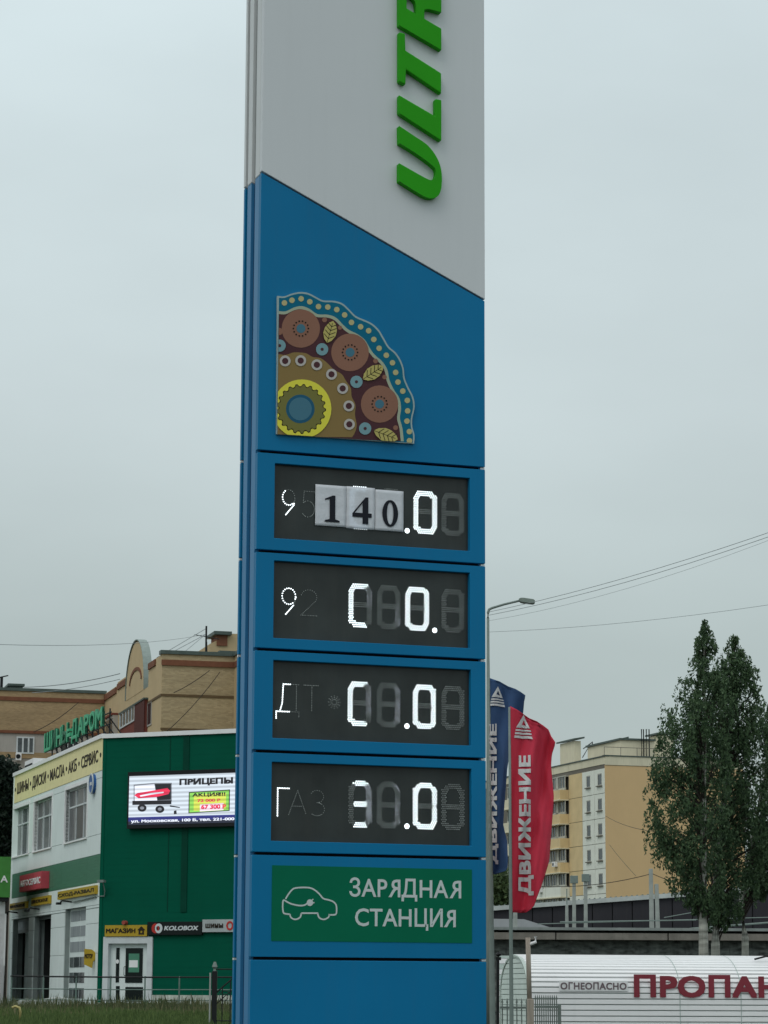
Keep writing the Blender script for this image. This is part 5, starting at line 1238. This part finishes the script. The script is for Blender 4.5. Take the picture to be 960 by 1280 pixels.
vs_ = [v for r0 in hh for v in r0]; fs_ = [(i*4+k, i*4+(k+1) % 4, (i+1)*4+(k+1) % 4, (i+1)*4+k) for i in range(4) for k in range(4)] + [(0,1,2,3), (19,18,17,16)]
q.add(vs_, fs_); q.build('lamp_head', mat('lamp_casing', A(70, 80, 74), rough=.5), lp, bevel=.01)

# =================================================================== NEAR FENCES, POSTS
def rod_fence(name, label, fr, u0, u1, zb_, zr, ztip, n, m, endpost=True):
    root = thing(name, label, 'fence', fr); 
    for k in range(n):
        u = u0+(u1-u0)*(k+.5)/n; q = MB(); q.box(u-.009, u+.009, -.009, .009, zb_, ztip-.06); q.add([(u-.018, -.006, ztip-.08), (u+.018, -.006, ztip-.08), (u+.018, .006, ztip-.08), (u-.018, .006, ztip-.08), (u, 0, ztip)], [(0,1,4),(1,2,4),(2,3,4),(3,0,4),(3,2,1,0)]); q.build('picket', m, root)
    for z_ in (zr, zb_+.25): q = MB(); q.box(u0, u1, -.02, .02, z_-.018, z_+.018); q.build('rail', m, root)
    if endpost: q = MB(); q.box(u1, u1+.055, -.03, .03, zb_-.1, zr+.03); q.build('end_post', m, root, bevel=.005)
    return root
M_fs = mat('fence_grey', A(74, 82, 78), rough=.6, var=.2, scale=6)
F1 = Frame(at_depth(625, 1240, 41.5).x, 41.5, R(0))
fx = lambda x: F1.at(x, 1260)[0]
rod_fence('picket_fence', 'short grey steel picket fence between the dark post and brown pole', F1, fx(625), fx(661), .05, F1.at(640, 1259.5)[1], F1.at(640, 1247)[1], 6, M_fs, False)
F2 = Frame(at_depth(668, 1240, 41.9).x, 41.9, R(0)); fx2 = lambda x: F2.at(x, 1260)[0]
rod_fence('picket_fence', 'denser grey picket fence ending in a square post before the container', F2, fx2(668), fx2(697), .05, F2.at(680, 1258.5)[1], F2.at(680, 1243)[1], 11, M_fs, True)
M_wood = mat('old_pole', A(108, 100, 90), rough=.9, var=.2, scale=4, stretch=(6, 6, .6), grime=.2)
bp_ = at_depth(664.5, 1280, 41); wp = thing('brown_pole', 'weathered brown-grey pole with insulator standing before the container', 'pole', loc=(bp_.x, bp_.y, 0))
z1_ = at_depth(663, 1172, 41).z; z2_ = at_depth(663, 1252, 41).z
q = MB(); q.tube([(-.03, 0, z2_), (-.05, 0, z1_)], .038, 8); q.build('shaft', M_wood, wp, smooth=True); q = MB(); q.box(-.07, .035, -.06, .06, 0, z2_+.04); q.build('foot', M_wood, wp, bevel=.01)
q = MB(); q.tube([(-.02, 0, z1_-.10), (.07, 0, z1_-.07), (.07, 0, z1_+.02)], .026, 8); q.build('insulator', M_clad2, wp)
a = at_depth(622.5, 1240, 41.3); dp = thing('dark_post', 'thin black iron post with finial beside the grey flagpole', 'post', loc=(a.x, a.y, 0))
z1_ = at_depth(622.5, 1189, 41.3).z; q = MB(); q.tube([(-.01, 0, 0), (0, 0, z1_-.1)], .024, 8); q.build('shaft', M_black, dp); q = MB(); q.tube([(.0, 0, z1_-.1), (0, 0, z1_-.06), (.02, 0, z1_-.04), (.01, 0, z1_)], [.02, .045, .045, .01], 8); q.box(-.03, .05, -.02, .02, z1_-.14, z1_-.09); q.build('finial', M_black, dp)
# wrought iron gate at the left of the pylon
F3 = Frame(at_depth(268, 1240, 52).x, 52, R(0)); zb_ = zt(F3.o.x, 52)
ga = thing('iron_gate', 'black wrought iron gate with post and arched top beside the pylon', 'gate', F3)
zp1 = F3.at(269, 1206)[1]
q = MB(); q.box(-.05, .05, -.05, .05, zb_-.3, zp1-.12); q.build('gate_post', M_black, ga, bevel=.008); q = MB(); q.tube([(0, 0, zp1-.12), (0, 0, zp1-.08), (0, 0, zp1-.04), (0, 0, zp1+.06)], [.03, .025, .055, .02], 8); q.build('finial', M_steel, ga)
q = MB(); q.box(-.10, -.07, -.05, .02, zb_-.3, F3.at(266, 1216)[1]); q.build('edge_strip', M_post, ga)
W3 = 1.5
for k in range(1, 10):
    u = W3*k/9.5; ztp = zp1-.55+.50*math.sin(min(1, u/.9)*math.pi/2); q = MB(); q.box(u-.010, u+.010, -.01, .01, zb_+.05, ztp); q.build('bar', M_black, ga)
q = MB(); ap = [(.03+W3*t/14, 0, zp1-.55+.52*math.sin(min(1, W3*t/14/.9)*math.pi/2)) for t in range(15)]; q.tube(ap, .016, 6); q.tube([(p_[0], 0, p_[2]-.22) for p_ in ap], .010, 6); q.build('arched_rail', M_black, ga)
q = MB(); q.tube([(.03, 0, zb_+.15), (W3, 0, zb_+.15)], .014, 6); q.tube([(.03, 0, zb_+1.15), (W3, 0, zb_+1.15)], .014, 6); q.build('rail', M_black, ga)
for k in range(3):
    cx_ = .2+k*.42; q = MB(); q.tube([(cx_+.13*(1-t/26)*math.cos(t*.5), 0, zp1-.62-.05*k*0+.13*(1-t/26)*math.sin(t*.5)) for t in range(22)], .008, 5); q.build('scroll', M_black, ga)
# pipe railing in front of the tyre shop
RF = Frame(at_depth(121, 1240, 82).x, 82, R(-5)); rl = thing('pipe_railing', 'three-rail thin grey pipe railing on the grass bank before the tyre shop', 'railing', RF)
M_rail = mat('rail_paint', A(70, 86, 80), rough=.6, var=.25); rx0, rx1 = RF.at(13, 1230)[0], RF.at(289, 1230)[0]
zrl = [RF.at(x, y)[1] for x, y in ((90, 1220.5), (90, 1236), (90, 1249.5))]
for z_ in zrl: q = MB(); q.tube([(rx0, 0, z_), ((rx0+rx1)/2, 0, z_-.02), (rx1+2, 0, z_)], .028 if z_ == zrl[0] else .018, 6); q.build('rail', M_black if z_ == zrl[0] else M_rail, rl)
for x in (14, 54, 95, 138, 181, 224, 266): u = RF.at(x, 1240)[0]; q = MB(); q.tube([(u, 0, .5), (u, 0, zrl[0]+.02)], .026, 6); q.build('post', M_rail, rl)
# yellow bent gas pipe
a = at_depth(24, 1275, 56); yp = thing('gas_pipe', 'bent yellow gas pipe end poking out of the grass at the lower left', 'pipe', loc=(a.x, a.y, 0)); t1 = at_depth(24, 1258, 56)
q = MB(); q.tube([(-.02, 0, .4), (.02, 0, t1.z-.12), (.0, 0, t1.z-.03), (-.09, 0, t1.z), (-.16, 0, t1.z-.03)], .028, 8); q.build('bent_tube', mat('pipe_yellow', (.42, .36, .14), rough=.5), yp, smooth=True)
# kerb debris by the workshop doors
for i, (px, w_, h_, c_, lb) in enumerate(((30, .5, .3, A(120, 124, 120), 'pale lump of rubble by the first workshop bay'), (64, 1.3, .35, A(128, 132, 128), 'long white concrete block by the second workshop bay'))):
    a = at_depth(px, 1250, 84); q = MB(); q.prism([[(-w_/2, -.6), (w_/2, -.6), (w_/2*.9, h_*.8), (w_*.2, h_), (-w_*.42, h_*.7)]], -.2, .2); o = q.build('concrete_block', mat('block%d' % i, c_, rough=.9, grime=.3, bump=.3), None, bevel=.03, loc=(a.x, a.y, a.z-.25)); props(o, lb, 'block')

# =================================================================== FOLIAGE
def leaf_cloud(name, centres, radii, n_per, size, m, parent, seed=1, droop=.0, aspect=.55, kind='stuff'):
    rng = np.random.default_rng(seed); C_ = np.repeat(np.array(centres), n_per, 0); Rr = np.repeat(np.array(radii), n_per, 0)
    N = len(C_); v = rng.normal(size=(N, 3)); v /= np.linalg.norm(v, axis=1, keepdims=True); v *= rng.random((N, 1))**.45
    c_ = C_ + v*Rr
    a = rng.normal(size=(N, 3)); a[:, 2] -= droop; a /= np.linalg.norm(a, axis=1, keepdims=True); b = np.cross(a, rng.normal(size=(N, 3))); b /= np.linalg.norm(b, axis=1, keepdims=True)
    s = size*(.6+.8*rng.random((N, 1))); a = a*s; b = b*s*aspect
    V = np.stack([c_-a, c_+b*.9-a*.1, c_+a, c_-b*.9-a*.1], 1).reshape(-1, 3).astype('f')
    me = bpy.data.meshes.new(name); me.vertices.add(N*4); me.vertices.foreach_set('co', V.ravel()); me.loops.add(N*4); me.loops.foreach_set('vertex_index', np.arange(N*4, dtype='i'))
    me.polygons.add(N); me.polygons.foreach_set('loop_start', np.arange(0, N*4, 4, dtype='i')); me.polygons.foreach_set('loop_total', np.full(N, 4, 'i')); me.update(); me.validate()
    me.materials.append(m); o = bpy.data.objects.new(name, me); COL.objects.link(o); 
    if parent: o.parent = parent
    if kind: o['kind'] = kind
    return o
def leaf_mat(name, c1, c2, trans=.25):
    m = bpy.data.materials.new(name); m.use_nodes = True; t = m.node_tree; b = t.nodes['Principled BSDF']; n = t.nodes.new; L = t.links.new
    g_ = n('ShaderNodeNewGeometry'); r0 = n('ShaderNodeValToRGB'); r0.color_ramp.elements[0].color = (*c1, 1); r0.color_ramp.elements[1].color = (*c2, 1); L(g_.outputs['Random Per Island'], r0.inputs[0])
    L(r0.outputs[0], b.inputs['Base Color']); b.inputs['Roughness'].default_value = .6; b.inputs['Specular IOR Level'].default_value = .25
    tr = n('ShaderNodeBsdfTranslucent'); L(r0.outputs[0], tr.inputs[0]); mx_ = n('ShaderNodeMixShader'); mx_.inputs[0].default_value = trans
    L(b.outputs[0], mx_.inputs[1]); L(tr.outputs[0], mx_.inputs[2]); L(mx_.outputs[0], t.nodes['Material Output'].inputs[0]); return m
M_birch = leaf_mat('birch_leaves', (.036, .070, .038), (.125, .200, .095), .4); M_con = leaf_mat('spruce_needles', (.008, .018, .014), (.020, .036, .022)); M_bush = leaf_mat('bush_leaves', (.04, .07, .028), (.10, .14, .055))
M_bark = mat('birch_bark', (.34, .34, .30), rough=.85, var=.75, scale=2.2, stretch=(1, 1, 4), grime=.6); M_barkd = mat('dark_bark', (.05, .042, .035), rough=.95, var=.3, scale=5, bump=.5)
def birch(label, Y, trunk, env, seed, n_cl, per, lsize=.043, thick=.13):
    """trunk: photo px of foot and top; env: (y, xleft, xright) silhouette of this tree's crown at depth Y"""
    rng = random.Random(seed); f = at_depth(trunk[0][0], 1240, Y); z0 = zt(f.x, Y); root = thing('birch_tree', label, 'tree', loc=(f.x, Y, z0), group='birches behind the propane container')
    O = Vector((f.x, Y, z0)); T = [Vector((0, 0, -.2))] + [at_depth(x, y, Y)-O for x, y in trunk]
    q = MB(); n = len(T); q.tube(T, [thick*(1-.93*i/(n-1)) for i in range(n)], 9); q.build('trunk', M_bark, root, smooth=True)
    E_ = []
    for (y, xa, xb) in env:
        a = at_depth(xa, y, Y)-O; b = at_depth(xb, y, Y)-O; E_.append((a.z, a.x, b.x))
    E_.sort(); zlo, zhi = E_[0][0], E_[-1][0]
    def ev(z):
        for a, b in zip(E_, E_[1:]):
            if a[0] <= z <= b[0]: t = (z-a[0])/(b[0]-a[0]+1e-6); return a[1]+(b[1]-a[1])*t, a[2]+(b[2]-a[2])*t
        return E_[-1][1:]
    def tr_at(z):
        for a, b in zip(T, T[1:]):
            if a.z <= z <= b.z: return a.lerp(b, (z-a.z)/(b.z-a.z+1e-6))
        return T[-1]
    cs, rs2 = [], []; br = MB()
    tries = 0
    while len(cs) < n_cl and tries < n_cl*16:
        tries += 1; z = zlo+(zhi-zlo)*rng.random()**1.05; xa, xb = ev(z); hw = (xb-xa)/2
        if rng.random() > (hw+.15)/1.6: continue
        th = rng.random()*2*math.pi; rad = math.sqrt(rng.random())
        if rad > .45 and mnoise.noise(Vector((hw*rad*math.cos(th)*1.7+seed, hw*rad*math.sin(th)*1.7, z*1.25))) < -.06: continue
        x = (xa+xb)/2+hw*rad*math.cos(th)*.98; yy = hw*rad*math.sin(th)*.9
        r0 = min(.30, .09+hw*.18)*rng.uniform(.45, 1.15)
        x = max(xa+r0*.5, min(xb-r0*.5, x))
        cs.append((x, yy, z)); rs2.append((r0*.75, r0*.75, r0*1.35))
        if len(cs) % 3 == 0:
            p0 = tr_at(max(.8, z-.55-.3*rad*hw)); p1 = Vector((x, yy, z)); mid = p0.lerp(p1, .5)+Vector((0, 0, .12)); br.tube([p0, mid, p1], [.022, .013, .005], 4, cap=False)
    br.build('branch', M_barkd, root, fix=False, kind='stuff')
    leaf_cloud('crown', cs, rs2, per, lsize, M_birch, root, seed, droop=1.1, aspect=.5)
    tw, tr_ = [], []
    for _ in range(n_cl//2):
        z = zlo+(zhi-zlo)*rng.random(); xa, xb = ev(z); hw = (xb-xa)/2; th = rng.random()*6.283; k = rng.uniform(.95, 1.0)+.07/(hw+.1)*rng.random()
        tw.append(((xa+xb)/2+hw*k*math.cos(th), hw*k*math.sin(th)*.9, z)); tr_.append((.05, .05, .11))
    leaf_cloud('outer_twigs', tw, tr_, 12, lsize*.9, M_birch, root, seed+1, droop=1.3, aspect=.45)
    return root
envA = [(777,879,881),(790,874,886),(800,872,893),(815,866,898),(830,861,903),(842,853,908),(850,850,909),(870,838,914),(885,829,915),(905,824,916),(920,822,912),(945,815,915),(975,809,915),(1005,805,915),(1035,807,915),(1060,808,912),(1080,818,910),(1100,832,908),(1118,842,906),(1135,862,902),(1148,874,896)]
envB = [(797,917,919.5),(806,911,923),(822,903,932),(836,893,944),(850,886,948),(866,886,950),(880,880,955),(905,872,960),(930,866,965),(960,864,970),(1000,862,972),(1040,862,970),(1080,862,965),(1110,866,955),(1130,872,945),(1150,880,925),(1160,888,910)]
envC = [(880,962,966),(900,952,985),(930,948,1000),(970,945,1010),(1010,940,1015),(1050,936,1010),(1080,932,1000),(1105,930,985),(1120,940,970)]
birch('tall narrow birch with the highest pointed top, left of the pair', 57, [(879.5, 1180), (878.5, 1100), (880, 1000), (881, 900), (880, 782)], envA, 11, 480, 46, thick=.13)
birch('birch with slightly lower top, crown overlapping the tallest one on its right', 58.5, [(894.5, 1180), (895, 1100), (905, 1000), (914, 900), (918, 802)], envB, 23, 580, 46, thick=.12)
birch('birch at the right picture edge with a leaning pale trunk', 60, [(931.5, 1172), (926, 1130), (940, 1050), (958, 960), (964, 884)], envC, 37, 380, 50, thick=.10)
# dark shrub under the blue flag, dark conifer at the left edge
def shrub(name, label, Y, boxes_, m, per, size, seed, cat='tree', trunk=None, base=0):
    cs, rs2 = [], []; rng = random.Random(seed); f = at_depth(boxes_[0][0], 1240, Y); O = Vector((f.x, Y, base)); root = thing(name, label, cat, loc=O)
    zmax = 0
    for (cx_, cy_, rx_, ry_, n) in boxes_:
        c0 = at_depth(cx_, cy_, Y)-O; kx_ = Y/3290
        for _ in range(n):
            t = rng.random()*6.283; r0 = math.sqrt(rng.random()); cs.append((c0.x+rx_*kx_*r0*math.cos(t), rng.uniform(-1, 1)*rx_*kx_, c0.z+ry_*kx_*r0*math.sin(t))); rs2.append((.35*Y/60, .35*Y/60, .3*Y/60)); zmax = max(zmax, cs[-1][2])
    q = MB(); q.tube([(0, 0, 0), (.05, 0, zmax*.5), (0, 0, zmax*.9)], [.14, .09, .03], 7); q.build('trunk', M_barkd, root); leaf_cloud('crown', cs, rs2, per, size, m, root, seed); return root
shrub('leafy_tree', 'rounded green tree low between the two flags', 95, [(622, 1112, 20, 16, 60), (632, 1125, 14, 10, 20)], M_bush, 70, .10, 3)
shrub('spruce_tree', 'dark tree at the left picture edge beside the tyre shop', 106, [(2, 1020, 9, 60, 90), (-12, 1040, 16, 90, 60), (-6, 975, 8, 22, 20)], M_con, 80, .12, 5)
shrub('spruce_tree', 'small dark treetop rising behind the tyre shop roof edge', 112, [(4, 968, 9, 9, 26)], M_con, 60, .11, 8)
# grass on the bank
def grass(name, n, y0, y1, hgt, seed, m, wdt=.011):
    rng = np.random.default_rng(seed); yy = y0+(y1-y0)*rng.random(n); ps = (-90+390*rng.random(n)); xx = (ps-480)/3290*yy
    zz_ = np.array([zt(float(a), float(b)) for a, b in zip(xx, yy)]); hh_ = hgt*(.4+.9*rng.random(n)**2)*(.6+.7*(np.sin(xx*2.1)*np.sin(yy*.9+xx)*.5+.5)); an = rng.random(n)*6.283; ln = .35*hh_*rng.random(n); la_ = rng.random(n)*6.283
    w_ = wdt*(.6+rng.random(n)); dx, dy = np.cos(an)*w_, np.sin(an)*w_
    b0 = np.stack([xx-dx, yy-dy, zz_-.03], 1); b1 = np.stack([xx+dx, yy+dy, zz_-.03], 1)
    mx1 = np.stack([xx+dx*.8+np.cos(la_)*ln*.4, yy+dy*.8+np.sin(la_)*ln*.4, zz_+hh_*.6], 1); mx0 = np.stack([xx-dx*.8+np.cos(la_)*ln*.4, yy-dy*.8+np.sin(la_)*ln*.4, zz_+hh_*.6], 1)
    tp = np.stack([xx+np.cos(la_)*ln, yy+np.sin(la_)*ln, zz_+hh_], 1); V = np.stack([b0, b1, mx1, tp, mx0], 1).reshape(-1, 3).astype('f')
    me = bpy.data.meshes.new(name); me.vertices.add(n*5); me.vertices.foreach_set('co', V.ravel()); me.loops.add(n*5); me.loops.foreach_set('vertex_index', np.arange(n*5, dtype='i'))
    me.polygons.add(n); me.polygons.foreach_set('loop_start', np.arange(0, n*5, 5, dtype='i')); me.polygons.foreach_set('loop_total', np.full(n, 5, 'i')); me.update(); me.validate(); me.materials.append(m)
    o = bpy.data.objects.new(name, me); COL.objects.link(o); props(o, 'unmown green grass covering the bank before the tyre shop', 'grass', None, 'stuff'); return o
M_gr = leaf_mat('grass_blades', (.06, .105, .03), (.14, .20, .065)); M_wd = leaf_mat('weed_stalks', (.05, .075, .03), (.14, .15, .07))
grass('grass', 90000, 47, 85, .15, 2, M_gr, .008)
o = grass('dry_grass', 4000, 58, 82, .24, 7, leaf_mat('dry_blades', (.16, .15, .08), (.30, .27, .15)), .006); o['label'] = 'scattered dry yellowish stalks among the bank grass'
o = grass('tall_weeds', 7000, 62, 82, .36, 4, M_wd, .009); o['label'] = 'taller thin weeds and stalks standing in the bank grass'; o['category'] = 'weeds'
rng = random.Random(9); cs = []; rs2 = []
for _ in range(75): Yv = rng.uniform(66, 78); x = (rng.uniform(85, 215)-480)/3290*Yv; cs.append((x, Yv, zt(x, Yv)+rng.uniform(.0, .30)*rng.random())); rs2.append((.2, .2, .17))
o = leaf_cloud('weed_clumps', cs, rs2, 40, .045, M_bush, None, 12); props(o, 'low leafy weed clumps along the bank crest', 'weeds')

# =================================================================== WIRES
def wire(label, pts, r, sag=0, m=None, name='overhead_wire'):
    if 'cable' in label: m = mat('dark_cable', (.05, .045, .035), rough=.8); r *= .8
    P = [at_depth(x, y, Y) for x, y, Y in pts]; out_ = []
    for a, b in zip(P, P[1:]):
        for k in range(10): t = k/10; v_ = a.lerp(b, t); v_.z -= sag*4*t*(1-t); out_.append(v_)
    out_.append(P[-1]); O = out_[0].copy(); q = MB(); q.tube([v_-O for v_ in out_], r, 4, cap=False); o = q.build(name, m or mat('cable', (.30, .33, .34), rough=.7), None, loc=O, fix=False); props(o, label, 'wire', 'overhead wires')
wire('upper wire of the pair climbing from the lamp arm to the right edge', [(611, 765, 62), (1000, 652, 48)], .006, .12)
wire('lower wire of the pair climbing from the lamp arm to the right edge', [(611, 769, 62), (1000, 657, 48)], .006, .14)
wire('faintest wire just below the climbing pair', [(611, 776, 64), (1000, 660, 50)], .0035, .2)
wire('single nearly level wire passing above the birch top', [(611, 790, 70), (1000, 750, 60)], .005, .12)
wire('long level wire left of the pylon reaching the roof aerial', [(-20, 805, 90), (257, 793, 174)], .011, .3)
wire('lower wire from the chimney to the rising side wall', [(30, 859, 190), (150, 842, 178)], .03, .2)
wire('second faint wire below the chimney wire', [(40, 866, 190), (150, 849, 178)], .022, .15)
for (x0, y0, lb) in ((196, 822, 'stay wire from the aerial running furthest left'), (210, 818, 'stay wire from the aerial, second from the left'), (228, 817, 'short faint stay wire near the aerial')):
    wire(lb, [(257, 786 if x0 < 200 else 793, 174), (x0, y0, 171)], .022, .0)
wire('dark cable crossing the brick gable, the shallower of two', [(217, 866, 168), (262, 838, 168)], .03, .1)
wire('dark cable crossing the brick gable, the steeper of two', [(200, 921, 166), (275, 840, 168)], .03, .3)
wire('dark cable slanting over the far wing bricks', [(42, 915, 186), (98, 878, 188)], .035, .2)
wire('dark cable sloping across the yellow end wall', [(757, 1020, 200), (860, 1040, 120)], .02, .4)
wire('thin cable from the tall post rising left over the end wall', [(815, 1092, 72.2), (660, 1107, 72)], .012, .15)
wire('thin cable from the tall post down towards the birches', [(815, 1092, 72.2), (880, 1112, 72)], .012, .05)
wire('steep cable falling across the yellow end wall', [(762, 1056, 150), (795, 1095, 120)], .016, .05)
